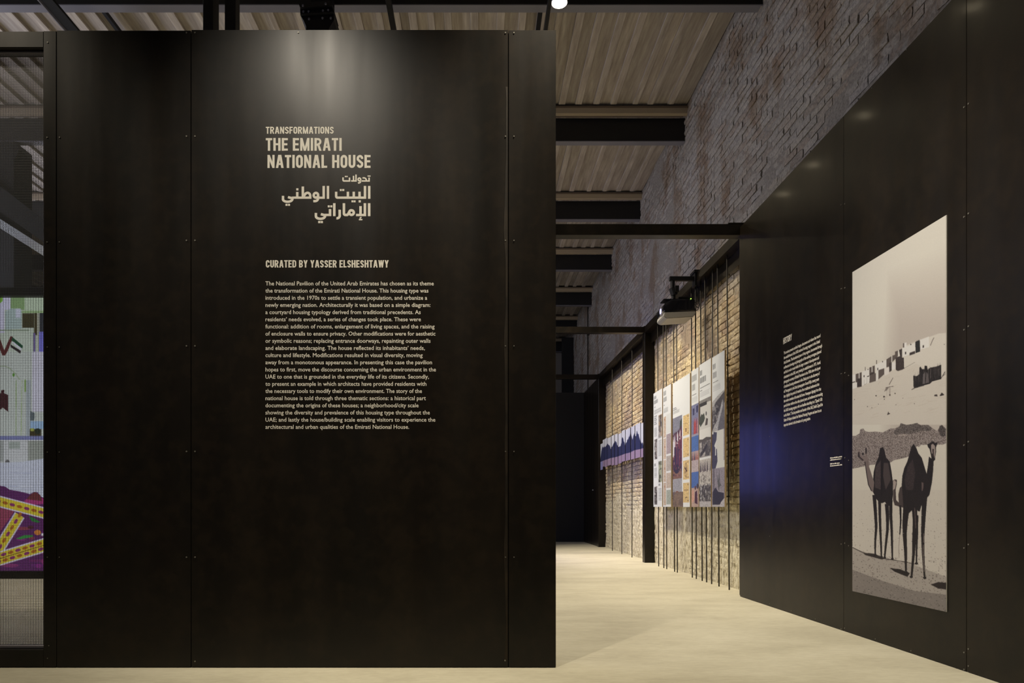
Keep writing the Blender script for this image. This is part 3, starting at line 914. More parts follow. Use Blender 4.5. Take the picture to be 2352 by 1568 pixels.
# text on the right wall: a = metres along the wall from the left end of the text, b = metres up
DL = RD(1800.5)
def rwall(D, z, k=0): return (RX(D) - 0.0010 - 0.00008 * k, D, z)
hist = """This section presents archival images, documents and videos that record
the establishment of the UAE\u2019s national housing program in the United
Arab Emirates. The foundational years of the program, documented through
architectural drawings and photographs of the earliest prototypes planned
and built, are also traced within the larger context of development and
urbanization in the UAE, ever pressing its establishment in 1971. Aerial
photographs courtesy of British Petroleum in the 1950s show the layout
of traditional housing settlements in Abu Dhabi prior to the discovery of
oil. Photographs by the Dutch photographer Gerard Klijn, twenty years
later, highlight the period of transition from traditional settlements into
the modern amenities of the state built home. Newspaper clippings from that
period further reinforce the urban planned years, and settlement surrounding
the UAE\u2019s housing program, with one headline describing it as \u201cZayed\u2019s Gift
to the Nation\u201d. The late president and founder of the UAE, Sheikh Zayed bin
Sultan Al Nahyan initiated the National Housing Program and saw it as an
important element in the formation of a young nation.""".split('\n')
hend = [1884.7, 1883.4, 1888.4, 1886.5, 1881.3, 1884.7, 1884.7, 1882.8, 1881.5, 1882, 1886.2, 1889.7, 1889, 1890, 1887, 1861.7]
for k, (ln, e) in enumerate(zip(hist, hend)):
    a, pl = text_mesh(ln, 0.018)
    x0, x1 = a[:, 0].min(), a[:, 0].max()
    D_e = RD(e)
    zb = 1.0 + (CY - (814 + 11.0 * k)) * DL / F
    hcap = 6.4 * DL / F
    v2 = np.stack([DL + (a[:, 0] - x0) / (x1 - x0) * (D_e - DL), zb + a[:, 1] / CAP * hcap], 1)
    place2d('text_line', v2, pl, rwall, M_vinyl, rw)
v, f = heading('HISTORY', 0, 1, 0, 0.19, .2)
Dh0, Dh1 = RD(1799.3), RD(1819)
zt = 1.0 + (CY - 776.5) * Dh0 / F; zb = 1.0 + (CY - 790.6) * Dh0 / F
v2 = np.stack([Dh0 + v[:, 0] * (Dh1 - Dh0), zt + (zb - zt) * v[:, 1] / 0.19, v[:, 2]], 1)
o = place2d('title_lettering', v2, f, rwall, M_vinyl, rw); o['label'] = 'cream heading HISTORY'
# picture credit: four short lines too small to read
for y0, e in ((1053, 1934.6), (1057.6, 1933.3), (1066.5, 1928.8), (1071.1, 1934.6)):
    Da, Db = RD(1907), RD(e)
    zb = 1.0 + (CY - y0) * Da / F; hh = 2.6 * Da / F
    V = []; Fc = []; d = Da
    while d > Db:
        wdt = random.uniform(0.006, 0.03); d2 = max(Db, d - wdt)
        hq = hh * random.choice((1, .75, .8)); b0 = len(V)
        V += [(d, zb), (d2, zb), (d2, zb + hq), (d, zb + hq)]; Fc.append((b0, b0 + 1, b0 + 2, b0 + 3)); d = d2 - 0.004
    place2d('caption_line', np.array(V), Fc, rwall, M_vinyl, rw)

# ---- the big camel photograph on the right wall
PDl, PDr = RD(1960), RD(2176)
zt0, zb0 = 2.826, 0.337
PW, PH = 270, 680
def pm(px, py):
    D = RD(px); z = 1.0 + (CY - py) * D / F
    return ((PDl - D) / (PDl - PDr) * PW, (zt0 - z) / (zt0 - zb0) * PH)
pc = Paint(PW, PH, (205, 198, 178), pm)
# sky with a soft darker haze over the horizon
for k in range(26):
    t = k / 25
    pc.poly([(2020 + 40 * t, 1000), (2040 + 30 * t, 620 + 120 * t), (2190, 560 + 190 * t), (2190, 1000)], (164, 150, 136), 0.03)
L1 = lambda s, ox, oy, pts: [(ox + a / s, oy + b / s) for a, b in pts]
A = lambda *p: L1(8.713, 1955, 780, p)
C = lambda *p: L1(9.8, 1955, 960, p)
E6 = lambda *p: L1(3.408, 1940, 960, p)
# dune ground
pc.poly(A((0, 700), (240, 640), (700, 560), (1100, 120), (1400, 0), (1600, -60), (1760, -120), (2004, -140), (2004, 1700), (0, 1700)), (203, 195, 176))
pc.poly(A((0, 990), (240, 930), (560, 800), (830, 620), (1100, 580), (1320, 480), (2004, 800), (2004, 1700), (0, 1700)), (198, 189, 170))
for k in range(90):
    xx_, yy_ = random.uniform(1960, 2176), random.uniform(850, 960)
    pc.stroke([(xx_, yy_), (xx_ + random.uniform(4, 25), yy_ - random.uniform(1, 8))], random.uniform(.6, 2), (182, 170, 150), .35)
Wt = (214, 209, 194); Dk = (62, 54, 50); Mk = (92, 82, 74)
pc.poly(A((45, 700), (110, 690), (110, 850), (45, 870)), Wt); pc.poly(A((110, 690), (232, 650), (232, 940), (140, 955), (140, 850), (110, 860)), Mk); pc.poly(A((176, 660), (188, 660), (188, 775), (176, 778)), Wt); pc.poly(A((140, 780), (232, 765), (232, 930), (138, 950)), Dk)
pc.poly(A((45, 860), (140, 850), (140, 960), (62, 985), (45, 985)), Wt); pc.poly(A((45, 845), (100, 832), (100, 850), (45, 866)), Dk)
pc.poly(A((235, 640), (385, 580), (385, 860), (235, 920)), Wt); pc.poly(A((272, 712), (290, 708), (290, 748), (272, 752)), Dk); pc.ell(*A((358, 595))[0], 1.2, 1.2, Dk)
pc.poly(A((298, 545), (310, 545), (310, 620), (298, 622)), Mk); pc.poly(A((336, 730), (385, 716), (385, 735), (340, 745)), Dk)
pc.stroke(A((285, 800), (285, 905), (335, 870), (335, 760)), .5, Mk)
pc.poly(A((385, 560), (495, 512), (495, 680), (385, 700)), Mk); pc.poly(A((433, 540), (446, 535), (446, 645), (433, 650)), Wt); pc.poly(A((390, 680), (495, 640), (495, 700), (390, 720)), Dk)
pc.poly(A((395, 710), (515, 668), (515, 828), (385, 866)), Mk); pc.poly(A((500, 500), (565, 480), (565, 800), (520, 830), (515, 600)), Wt)
pc.poly(A((520, 495), (725, 400), (725, 550), (520, 640)), Wt); pc.poly(A((524, 408), (538, 405), (538, 488), (524, 490)), Mk); pc.ell(*A((650, 440))[0], 1.2, 1.5, Dk); pc.poly(A((545, 568), (565, 560), (565, 604), (545, 610)), Dk)
pc.poly(A((568, 608), (685, 570), (685, 690), (568, 795)), Mk); pc.poly(A((685, 565), (780, 540), (780, 680), (700, 720), (685, 690)), (212, 204, 188))
pc.poly(A((726, 395), (828, 330), (828, 450), (830, 610), (785, 650), (780, 540), (726, 555)), Mk); pc.poly(A((780, 470), (830, 450), (830, 620), (785, 650)), Dk)
pc.poly(A((845, 320), (900, 300), (900, 240), (958, 215), (958, 330), (845, 450)), Mk); pc.poly(A((830, 330), (844, 320), (844, 450), (830, 455)), Wt); pc.poly(A((835, 465), (905, 445), (905, 590), (835, 605)), (214, 208, 196))
pc.poly(A((910, 360), (1000, 330), (980, 205), (1038, 180), (1040, 360), (1075, 360), (1082, 585), (960, 628), (915, 605)), Dk); pc.poly(A((958, 215), (976, 208), (976, 330), (958, 340)), Wt)
pc.poly(A((1042, 165), (1170, 120), (1300, 60), (1300, 240), (1180, 300), (1100, 330), (1050, 340)), Wt); pc.poly(A((1058, 75), (1082, 66), (1082, 160), (1058, 160)), Mk); pc.poly(A((1084, 66), (1130, 55), (1130, 140), (1084, 160)), (218, 212, 198))
pc.poly(A((1098, 245), (1124, 238), (1124, 290), (1098, 296)), Dk); pc.poly(A((1188, 262), (1300, 226), (1300, 280), (1188, 316)), Dk); pc.ell(*A((1214, 98))[0], 1.4, 1.6, Dk)
pc.poly(A((1304, 42), (1394, 5), (1402, 242), (1310, 272)), (44, 44, 42)); pc.poly(A((1400, 5), (1580, -60), (1580, 150), (1404, 200)), Wt); pc.poly(A((1450, 118), (1478, 108), (1478, 160), (1450, 166)), Dk)
pc.stroke(A((1605, 120), (1650, 10), (1680, -40)), 1.6, Mk, .8); pc.stroke(A((1080, 575), (1300, 450)), .8, Mk, .7); pc.ell(*A((1884, 95))[0], 1, 1, Dk)
# palm-leaf shelter
pc.poly(A((1262, 720), (1330, 730), (1385, 690), (1385, 560), (1410, 540), (1440, 590), (1485, 590), (1490, 520), (1540, 525), (1550, 600), (1600, 560), (1720, 540), (1822, 500), (1822, 790), (1640, 840), (1600, 880), (1310, 970), (1270, 960)), (40, 36, 34))
for k in range(60):
    xx_ = random.uniform(1270, 1820); yt_ = 640 - (xx_ - 1400) * .3
    pc.stroke(A((xx_, yt_ + random.uniform(-60, 60)), (xx_ + random.uniform(-14, 14), yt_ + random.uniform(120, 260))), .5, random.choice([(120, 110, 104), (20, 18, 18), (84, 76, 70)]), .6)
pc.poly(A((1460, 700), (1500, 640), (1500, 880), (1450, 890)), (110, 102, 98), .8); pc.poly(A((1530, 640), (1560, 700), (1580, 860), (1510, 870)), (104, 96, 92), .8)
pc.stroke(A((1822, 770), (1900, 640)), 1.5, (60, 54, 50)); pc.stroke(A((1230, 1000), (1330, 950)), 1.6, (70, 62, 56)); pc.stroke(A((1840, 740), (1910, 680)), 1, (60, 54, 50))
pc.poly(A((1680, 1130), (1690, 1100), (1740, 1095), (1750, 1135)), (58, 50, 46)); pc.poly(A((1790, 1125), (1830, 1055), (1888, 1105), (1800, 1130)), (58, 50, 46))
pc.stroke(A((780, 900), (860, 760)), 1.6, (110, 98, 88)); pc.stroke(A((710, 960), (870, 930)), 1.4, (100, 88, 78)); 
for q in (735, 785, 800): pc.stroke(A((q, 960), (q, 1130)), .6, (110, 98, 88))
pc.poly(A((680, 1040), (720, 960), (780, 950), (740, 1010)), (110, 100, 90), .8)
for q in ((520, 1120, 1.8), (680, 1140, 2.4), (795, 1105, 1.8), (900, 1075, 1.6), (686, 1190, 1.2), (348, 1336, 1.2), (436, 1360, 1), (566, 1290, .9), (1286, 1278, 1.1), (88, 1195, 1), (918, 1300, .9), (1056, 1170, 1)):
    pc.ell(*A((q[0], q[1]))[0], q[2], q[2] * .8, (70, 62, 56))
pc.poly(A((740, 1505), (765, 1435), (780, 1470), (800, 1470), (800, 1485)), (64, 56, 50))
# scrub covered bank
bank = C((45, 400), (130, 395), (215, 340), (230, 250), (300, 235), (340, 290), (420, 310), (560, 300), (740, 320), (920, 230), (1000, 235), (1110, 180), (1140, 110), (1260, 150), (1400, 140), (1500, 105), (1580, 150), (1760, 150), (1860, 230), (1960, 290), (2030, 170), (2080, 160), (2170, 250), (2170, 560), (2080, 600), (1600, 600), (1340, 860), (1000, 950), (900, 1000), (420, 1060), (45, 1140))
pc.poly(bank, (150, 138, 128), 1, (0.42, (84, 72, 66), 2))
r = pc.mask(bank); sl, m_ = r
rn = rng.random(m_.shape); sub = pc.a[sl]; sub[m_ & (rn < .10)] = (44, 38, 36); sub[m_ & (rn > .86)] = (196, 184, 168)
dkb = C((980, 300), (1110, 190), (1140, 120), (1260, 150), (1500, 110), (1580, 160), (1760, 160), (1850, 230), (1800, 290), (1600, 290), (1340, 360), (1150, 340), (1020, 380))
r = pc.mask(dkb); sl, m_ = r; sub = pc.a[sl]; sub[m_] = sub[m_] * .72
r = pc.mask(C((1990, 290), (2010, 180), (2060, 150), (2140, 250), (2140, 400), (2060, 430))); sl, m_ = r; sub = pc.a[sl]; sub[m_] = sub[m_] * .6
pc.poly(C((1060, 410), (1140, 370), (1230, 360), (1300, 390), (1180, 390)), (160, 148, 134))
pc.poly(C((0, 1150), (320, 1110), (560, 1040), (900, 1000), (1000, 940), (1300, 890), (1500, 640), (1640, 630), (1900, 600), (2170, 590), (2170, 1700), (0, 1700)), (203, 195, 174))
# stony ground
gr = E6((60, 560), (810, 560), (810, 1530), (60, 1370))
pc.poly(gr, (199, 190, 170))
for k in range(950):
    fx = random.uniform(60, 806); fy = random.random() ** .8 * 950 + 560
    s = random.uniform(.35, 1.1) * (0.5 + (fy - 560) / 950)
    pc.ell(*E6((fx, fy))[0], s * 1.2, s * .8, random.choice([(92, 82, 74), (60, 52, 48), (140, 128, 114), (120, 108, 98)]), .85, 0, 7)
sh = E6((60, 1010), (250, 1075), (400, 1105), (470, 1120), (560, 1150), (640, 1180), (806, 1240), (810, 1560), (60, 1400))
pc.poly(sh, (120, 110, 100), .40)
pc.poly(E6((60, 1180), (300, 1270), (560, 1350), (810, 1380), (810, 1560), (60, 1400)), (90, 82, 76), .45)
for k in range(420):
    fx = random.uniform(60, 806); fy = random.uniform(1080, 1500); s = random.uniform(.4, 1.4)
    pc.ell(*E6((fx, fy))[0], s * 1.3, s * .7, random.choice([(60, 52, 48), (176, 164, 146), (50, 44, 40)]), .6, 0, 7)
pc.poly(E6((680, 1300), (740, 1280), (806, 1285), (806, 1340), (740, 1330)), (44, 36, 34)); pc.poly(E6((360, 1170), (440, 1180), (520, 1210), (500, 1240), (400, 1200)), (38, 32, 30)); pc.poly(E6((150, 1050), (240, 1060), (330, 1095), (300, 1105), (170, 1070)), (50, 44, 40))
pc.stroke(E6((70, 1010), (150, 1050), (330, 1100), (470, 1120), (560, 1140)), 1.6, (52, 44, 40))
K = (34, 29, 28); K2 = (62, 53, 50)
# left camel, seen from behind, head turned left
pc.poly(E6((275, 300), (285, 235), (310, 225), (322, 260), (335, 310), (362, 340), (376, 420), (386, 500), (388, 600), (382, 640), (370, 680), (345, 690), (325, 655), (300, 665), (262, 640), (232, 580), (228, 520), (236, 420), (250, 360)), K)
pc.poly(E6((250, 380), (290, 330), (290, 560), (245, 540)), (96, 82, 78), .5); pc.poly(E6((315, 350), (350, 350), (370, 480), (330, 560), (310, 450)), (104, 90, 84), .5); pc.stroke(E6((300, 300), (298, 600)), 2, (22, 18, 18))
pc.poly(E6((165, 330), (196, 330), (200, 380), (220, 440), (240, 500), (232, 580), (210, 560), (190, 500), (178, 420)), (112, 98, 90)); pc.stroke(E6((168, 340), (180, 430), (195, 520), (220, 570)), 2, (52, 44, 42))
pc.poly(E6((112, 300), (112, 262), (124, 245), (132, 275), (150, 300), (168, 300), (172, 230), (182, 232), (184, 290), (196, 330), (165, 340), (135, 325), (118, 315)), (120, 106, 98)); pc.poly(E6((112, 300), (114, 268), (124, 262), (128, 300), (160, 328), (150, 334)), (52, 44, 44)); pc.poly(E6((171, 228), (181, 230), (180, 280), (170, 275)), K); pc.ell(*E6((152, 280))[0], 2, 3, K)
for pts, w0, w1 in ((((240, 600), (250, 740), (256, 850), (248, 960), (248, 1065)), 8.5, 3.4), (((282, 640), (284, 760), (288, 880), (294, 1000), (296, 1080)), 7, 3.4), (((338, 670), (345, 780), (343, 880), (330, 1000), (322, 1085)), 9, 3.6), (((370, 640), (370, 760), (376, 860), (380, 1000), (382, 1095)), 8, 3.6)):
    pc.stroke(E6(*pts), w0, K, 1, w1)
for q in ((248, 1068), (296, 1084), (322, 1090), (382, 1098), (254, 850), (288, 880), (343, 880), (376, 860)): pc.ell(*E6(q)[0], 3.2, 2.6, K)
# calf between them
pc.poly(E6((385, 490), (400, 478), (418, 482), (416, 520), (408, 560), (412, 640), (432, 660), (428, 600), (440, 545), (456, 530), (466, 600), (470, 700), (432, 690), (400, 680), (388, 640), (390, 560)), (70, 60, 56)); pc.poly(E6((386, 492), (400, 484), (412, 500), (404, 550), (390, 560)), (160, 146, 132))
pc.stroke(E6((444, 680), (448, 800), (440, 910)), 5, K, 1, 2.6); pc.stroke(E6((440, 910), (432, 1000), (434, 1090)), 1.4, (150, 138, 124))
# right camel
pc.poly(E6((510, 300), (530, 225), (548, 200), (570, 235), (585, 275), (612, 310), (630, 370), (648, 430), (655, 520), (650, 600), (640, 640), (610, 680), (596, 730), (580, 725), (560, 660), (535, 720), (510, 745), (470, 735), (465, 650), (455, 520), (460, 450), (475, 390), (498, 340)), K)
pc.poly(E6((500, 380), (540, 320), (560, 420), (545, 560), (490, 560), (478, 480)), (72, 60, 58), .5); pc.poly(E6((610, 500), (625, 505), (625, 560), (612, 570)), (110, 94, 88), .8)
pc.poly(E6((640, 480), (652, 420), (660, 370), (668, 300), (704, 330), (702, 400), (692, 500), (672, 600), (640, 640), (610, 600)), K)
pc.poly(E6((655, 205), (664, 200), (676, 195), (690, 182), (705, 182), (715, 195), (732, 185), (734, 200), (722, 230), (724, 260), (718, 300), (716, 325), (704, 338), (690, 330), (684, 290), (672, 240), (660, 225)), K); pc.poly(E6((684, 210), (698, 200), (714, 215), (718, 250), (716, 300), (712, 320), (708, 290), (700, 270), (690, 280), (684, 250)), (150, 136, 124)); pc.poly(E6((694, 240), (708, 240), (706, 300), (696, 300)), (60, 50, 48), .9)
for pts, w0, w1 in ((((492, 700), (482, 800), (478, 900), (486, 1050), (488, 1195)), 15, 4.2), (((552, 660), (560, 800), (552, 940), (548, 1060), (532, 1235)), 13, 4.4), (((575, 760), (575, 900), (572, 1000), (570, 1135)), 6, 3.4), (((634, 620), (626, 760), (620, 900), (622, 1050), (634, 1245)), 12, 4)):
    pc.stroke(E6(*pts), w0, K, 1, w1)
pc.stroke(E6((628, 900), (622, 1050), (632, 1200)), 1.6, (120, 106, 96)); pc.stroke(E6((556, 700), (565, 860)), 1.6, (96, 82, 76))
for q in ((490, 1205), (530, 1240), (570, 1135), (636, 1248), (478, 880), (552, 930), (621, 980)): pc.ell(*E6(q)[0], 3.8, 2.8, K)
dark = pc.a.mean(2) < 60
rn = rng.normal(1.0, .28, dark.shape)
pc.a[dark] *= rn[dark][:, None]
pc.a *= np.array((0.965, 0.985, 1.06))
pc.noise(0.012, 1)
poster = empty('photo_print', (RX(4.6), 4.6, zb0))
tag(poster, 'large black and white print of camels in front of desert houses on the steel wall', 'picture')
def pw(D, z, off): return (RX(D) - off, D, z)
bm = bmesh.new(); prism(bm, [pw(PDl, zb0, 0.0065), pw(PDr, zb0, 0.0065), pw(PDr, zt0, 0.0065), pw(PDl, zt0, 0.0065)], (0.0050, 0, 0))
bmo('panel', bm, M_white, poster)
sheet('image', pc.out(), (pw(PDl, zt0, .0075), pw(PDr, zt0, .0075), pw(PDl, zb0, .0075), pw(PDr, zb0, .0075)), M_print, poster)

# ------------------------------------------------------------------ display frame of steel tubes and rods
fr = empty('steel_gantry', (3.0, 11.5, 0))
tag(fr, 'black steel tube gantry with thin hanging rods along the old brick wall', 'gantry')
def zr(D): return 4.128 + (D - 7.23) * 0.0103
XL = 2.945
post2, post3 = F / (1292 - CY), F / (1256 - CY)
for D in (post2, post3):
    bm = bmesh.new(); box(bm, XL, XL + 0.17, D, D + 0.16, 0, zr(D) - 0.005, 0.004); bmo('post', bm, M_steel, fr)
bm = bmesh.new(); box(bm, XL + 0.0, XL + 0.12, 7.24, 7.36, 0, zr(7.3) - 0.005, 0.004); bmo('post', bm, M_steel, fr)
def slant(bm, x0, x1, D0_, D1_, h0, h1):
    v = [bm.verts.new(p) for p in ((x0, D0_, zr(D0_) - h0), (x1, D0_, zr(D0_) - h0), (x1, D0_, zr(D0_) - h1), (x0, D0_, zr(D0_) - h1),
                                   (x0, D1_, zr(D1_) - h0), (x1, D1_, zr(D1_) - h0), (x1, D1_, zr(D1_) - h1), (x0, D1_, zr(D1_) - h1))]
    for q in ((0, 1, 2, 3), (7, 6, 5, 4), (0, 4, 5, 1), (1, 5, 6, 2), (2, 6, 7, 3), (3, 7, 4, 0)): bm.faces.new([v[i] for i in q])
for Da, Db in ((7.36, post2), (post2 + .16, post3)):
    bm = bmesh.new(); slant(bm, XL, XL + 0.12, Da, Db, 0.0, 0.115); bmo('top_rail', bm, M_steel, fr)
    bm = bmesh.new(); slant(bm, XL + 0.115, XL + 0.119, Da, Db, 0.116, 0.30); o = bmo('baffle_plate', bm, M_steel, fr)
for D, yt, yb, xr in ((7.24, 514, 539.5, 1706), (post2, 750, 763.5, 1500), (post3, 859.5, 869.5, 1388)):
    zt_ = 1 + (CY - yt) * D / F; zb_ = 1 + (CY - yb) * D / F
    bm = bmesh.new(); box(bm, -2.2, (xr - CX) * D / F, D - 0.001, D + 0.115, zb_, zt_, 0.003); bmo('cross_beam', bm, M_steel, fr)
    xe = (xr - CX) * D / F
    bm = bmesh.new(); box(bm, xe - 0.16, xe + 0.05, D - 0.004, D + 0.13, zt_, zt_ + 0.014, 0.002); bmo('joint_plate', bm, M_steel, fr)
# far legs of the cross beams, out of sight behind the partition
for D in (7.24, post2, post3):
    bm = bmesh.new(); box(bm, -2.32, -2.2, D, D + 0.12, 0, zr(D), 0.003); bmo('post', bm, M_steel, fr)
XR = 3.0
rods = [(1510.6, 1512.9), (1523.3, 1524.7), (1530, 1531.5), (1546.8, 1549.6), (1553.7, 1555.8), (1588, 1590.2), (1597.3, 1599.4), (1609, 1612.9),
        (1619, 1623), (1636.8, 1634.6), (1648, 1651.5), (1669.7, 1674.9), (1406.5, 1406.7), (1428.2, 1428.2), (1452, 1451.7)]
for xt, xb in rods:
    Dt = XR * F / (xt - CX); Db = XR * F / (xb - CX)
    bm = bmesh.new(); tube(bm, (XR, Db, 0.0), (XR, Dt, zr(Dt) - 0.112), 0.0085, 8)
    bmo('rod', bm, M_rod, fr, True)

# ---- boards with the archive pictures
XP = 2.93
def BD(px): return XP * F / (px - CX)
Pz = lambda px, py: 1 + (CY - py) * BD(px) / F
inv = lambda c: tuple(c)
def board(label, xl, xr, ytl, ybl, draw, bands=(), Wn=56):
    Dl, Dr = BD(xl), BD(xr)
    zt_, zb_ = Pz(xl, ytl), Pz(xl, ybl)
    Hn = 400
    pb = Paint(Wn, Hn, (226, 226, 218))
    draw(pb)
    pb.a = pb.a * np.array((0.82, 0.84, 0.88)) + np.array((150, 146, 140)) * 0.11
    mk = pb.a.mean(2) < 170
    bn = rng.normal(1, .07, (mk.shape[0] // 4 + 1, mk.shape[1] // 4 + 1)).repeat(4, 0).repeat(4, 1)[:mk.shape[0], :mk.shape[1]]
    fn_ = rng.normal(1, .03, mk.shape)
    pb.a[mk] *= (bn * fn_)[mk][:, None]
    pb.noise(0.012, 1)
    root = empty('display_board', (XP, (Dl + Dr) / 2, zb_))
    tag(root, label, 'board', 'display boards hung on the rods')
    bm = bmesh.new(); box(bm, XP + 0.001, XP + 0.022, Dr, Dl, zb_, zt_, 0.0008); bmo('plywood_panel', bm, M_ply, root)
    sheet('print', pb.out(), ((XP, Dl, zt_), (XP, Dr, zt_), (XP, Dl, zb_), (XP, Dr, zb_)), M_print, root)
    # clips to the rods
    for zc in (zt_ - 0.18, zb_ + 0.12):
        bm = bmesh.new(); box(bm, XP + 0.022, XR, Dr + 0.02, Dr + 0.04, zc, zc + 0.012); bmo('clip', bm, M_black, root)
def rect(pb, u0, v0, u1, v1, c, a=1.0): pb.poly([(u0, v0), (u1, v0), (u1, v1), (u0, v1)], c, a)
def tx(pb, u0, v0, u1, v1, n, c=(150, 152, 148)):
    for k in range(n):
        vv = v0 + (v1 - v0) * k / n
        rect(pb, u0, vv, u1 - random.uniform(0, .08) * (u1 - u0), vv + (v1 - v0) / n * .5, c)
def hd(pb, u0, v0, u1, v1, c=(96, 98, 96)):
    n = max(3, int((u1 - u0) * 14))
    for k in range(n):
        ua = u0 + (u1 - u0) * k / n
        rect(pb, ua, v0, ua + (u1 - u0) / n * .62, v1, c)
def mott(pb, u0, v0, u1, v1, cs, n=60, s=.05):
    for k in range(n):
        u, v = random.uniform(u0, u1), random.uniform(v0, v1)
        du, dv = random.uniform(.3, 1) * s, random.uniform(.3, 1) * s * .25
        rect(pb, max(u0, u - du), max(v0, v - dv), min(u1, u + du), min(v1, v + dv), random.choice(cs), .8)
GB = [(60, 56, 54), (120, 112, 104), (180, 172, 160), (90, 84, 80)]
def dA(pb):
    hd(pb, .08, .03, .35, .058); hd(pb, .08, .068, .52, .10); rect(pb, .1, .125, .25, .13, (90, 90, 90)); tx(pb, .1, .155, .9, .195, 6)
    for k in range(5): hd(pb, .1, .205 + k * .017, .42 - .05 * (k % 2), .215 + k * .017)
    tx(pb, .1, .31, .42, .39, 8)
    rect(pb, .6, .215, .97, .40, (150, 128, 100)); mott(pb, .6, .215, .97, .40, GB, 30, .1)
    rect(pb, .12, .41, .45, .585, (140, 136, 130)); mott(pb, .12, .41, .45, .585, GB, 40, .09); tx(pb, .58, .40, .95, .415, 2, (90, 90, 90)); tx(pb, .58, .43, .95, .57, 16)
    hd(pb, .1, .62, .3, .645); rect(pb, .6, .61, .96, .79, (150, 154, 128)); mott(pb, .6, .61, .96, .79, [(60, 60, 50), (180, 184, 150), (110, 112, 90)], 40, .1); tx(pb, .1, .66, .42, .75, 10)
    rect(pb, .1, .82, .45, .98, (196, 192, 184)); mott(pb, .1, .82, .45, .98, GB + [(40, 38, 36)], 60, .09); hd(pb, .6, .80, .8, .82); tx(pb, .58, .84, .95, .95, 12)
def dB(pb):
    hd(pb, .08, .03, .42, .068, (120, 122, 118)); hd(pb, .08, .082, .5, .12, (120, 122, 118)); rect(pb, .1, .145, .22, .15, (90, 90, 90)); tx(pb, .1, .175, .65, .215, 7)
    rect(pb, .08, .245, .38, .985, (196, 172, 146)); 
    for v in (.42, .60, .79): rect(pb, .0, v, .4, v + .008, (230, 228, 220))
    for v in (.27, .5, .68, .83): pb.ell(.22, v, .06, .01, (160, 110, 80), .8)
    for v0, v1, c in ((.235, .40, (214, 214, 204)), (.40, .57, (162, 146, 146)), (.58, .71, (172, 162, 150)), (.72, .85, (190, 172, 152)), (.86, .985, (158, 164, 148))): rect(pb, .44, v0, .98, v1 - .006, c)
def dC(pb):
    rect(pb, .03, .205, .22, .21, (80, 80, 80)); rect(pb, .03, .217, .26, .222, (80, 80, 80)); tx(pb, .03, .23, .42, .255, 5)
    rect(pb, 0, .285, .56, .775, (104, 98, 108)); rect(pb, 0, .285, .56, .40, (122, 122, 132)); pb.poly([(.42, .39), (.44, .33), (.56, .31), (.56, .40)], (60, 66, 56))
    pb.poly([(0, .44), (.1, .41), (.3, .40), (.42, .385), (.56, .36), (.56, .70), (0, .72)], (74, 50, 62))
    for u, v0, v1, c in ((.05, .44, .60, (206, 200, 198)), (.13, .43, .52, (190, 184, 190)), (.22, .42, .66, (90, 40, 60)), (.3, .41, .50, (210, 204, 200)), (.38, .42, .68, (112, 50, 60)), (.45, .40, .47, (200, 190, 186)), (.51, .39, .66, (96, 44, 58)), (.17, .52, .7, (44, 34, 60)), (.34, .53, .72, (60, 40, 66))):
        pb.poly([(u - .05, v1), (u - .035, v0 + .02), (u, v0 - .01), (u + .035, v0 + .02), (u + .05, v1)], c)
    rect(pb, 0, .70, .56, .775, (120, 86, 70)); pb.ell(.25, .70, .16, .035, (44, 38, 54)); mott(pb, 0, .42, .56, .76, [(50, 34, 50), (140, 100, 96), (90, 46, 56)], 60, .05)
    rect(pb, 0, .775, .56, .885, (150, 148, 150)); rect(pb, 0, .88, .62, 1, (112, 92, 76)); pb.poly([(.2, .885), (.2, .872), (.34, .872), (.34, .885)], (120, 80, 60)); pb.poly([(0, .89), (.12, .87), (.14, .9), (0, .91)], (96, 84, 84)); mott(pb, 0, .9, .56, 1, [(126, 104, 84), (98, 80, 68)], 40, .08)
    for v0, v1 in ((.30, .455), (.475, .62), (.645, .79), (.815, .965)):
        rect(pb, .62, v0, .96, v1, (214, 182, 118)); rect(pb, .86, v0 + .01, .92, v0 + .02, (150, 120, 80)); rect(pb, .86, v1 - .02, .92, v1 - .01, (150, 120, 80))
    pb.stroke([(.79, .66), (.69, .71), (.72, .74), (.79, .78), (.86, .72), (.79, .66)], .012, (110, 80, 50)); pb.stroke([(.72, .70), (.84, .73)], .02, (90, 64, 44)); pb.stroke([(.74, .74), (.84, .69)], .016, (90, 64, 44)); pb.stroke([(.68, .87), (.9, .87)], .006, (120, 90, 60)); pb.stroke([(.74, .93), (.86, .925)], .006, (90, 70, 50)); rect(pb, .75, .4, .81, .43, (120, 90, 60)); rect(pb, .70, .535, .86, .54, (180, 140, 90)); rect(pb, .70, .36, .8, .365, (180, 140, 90))
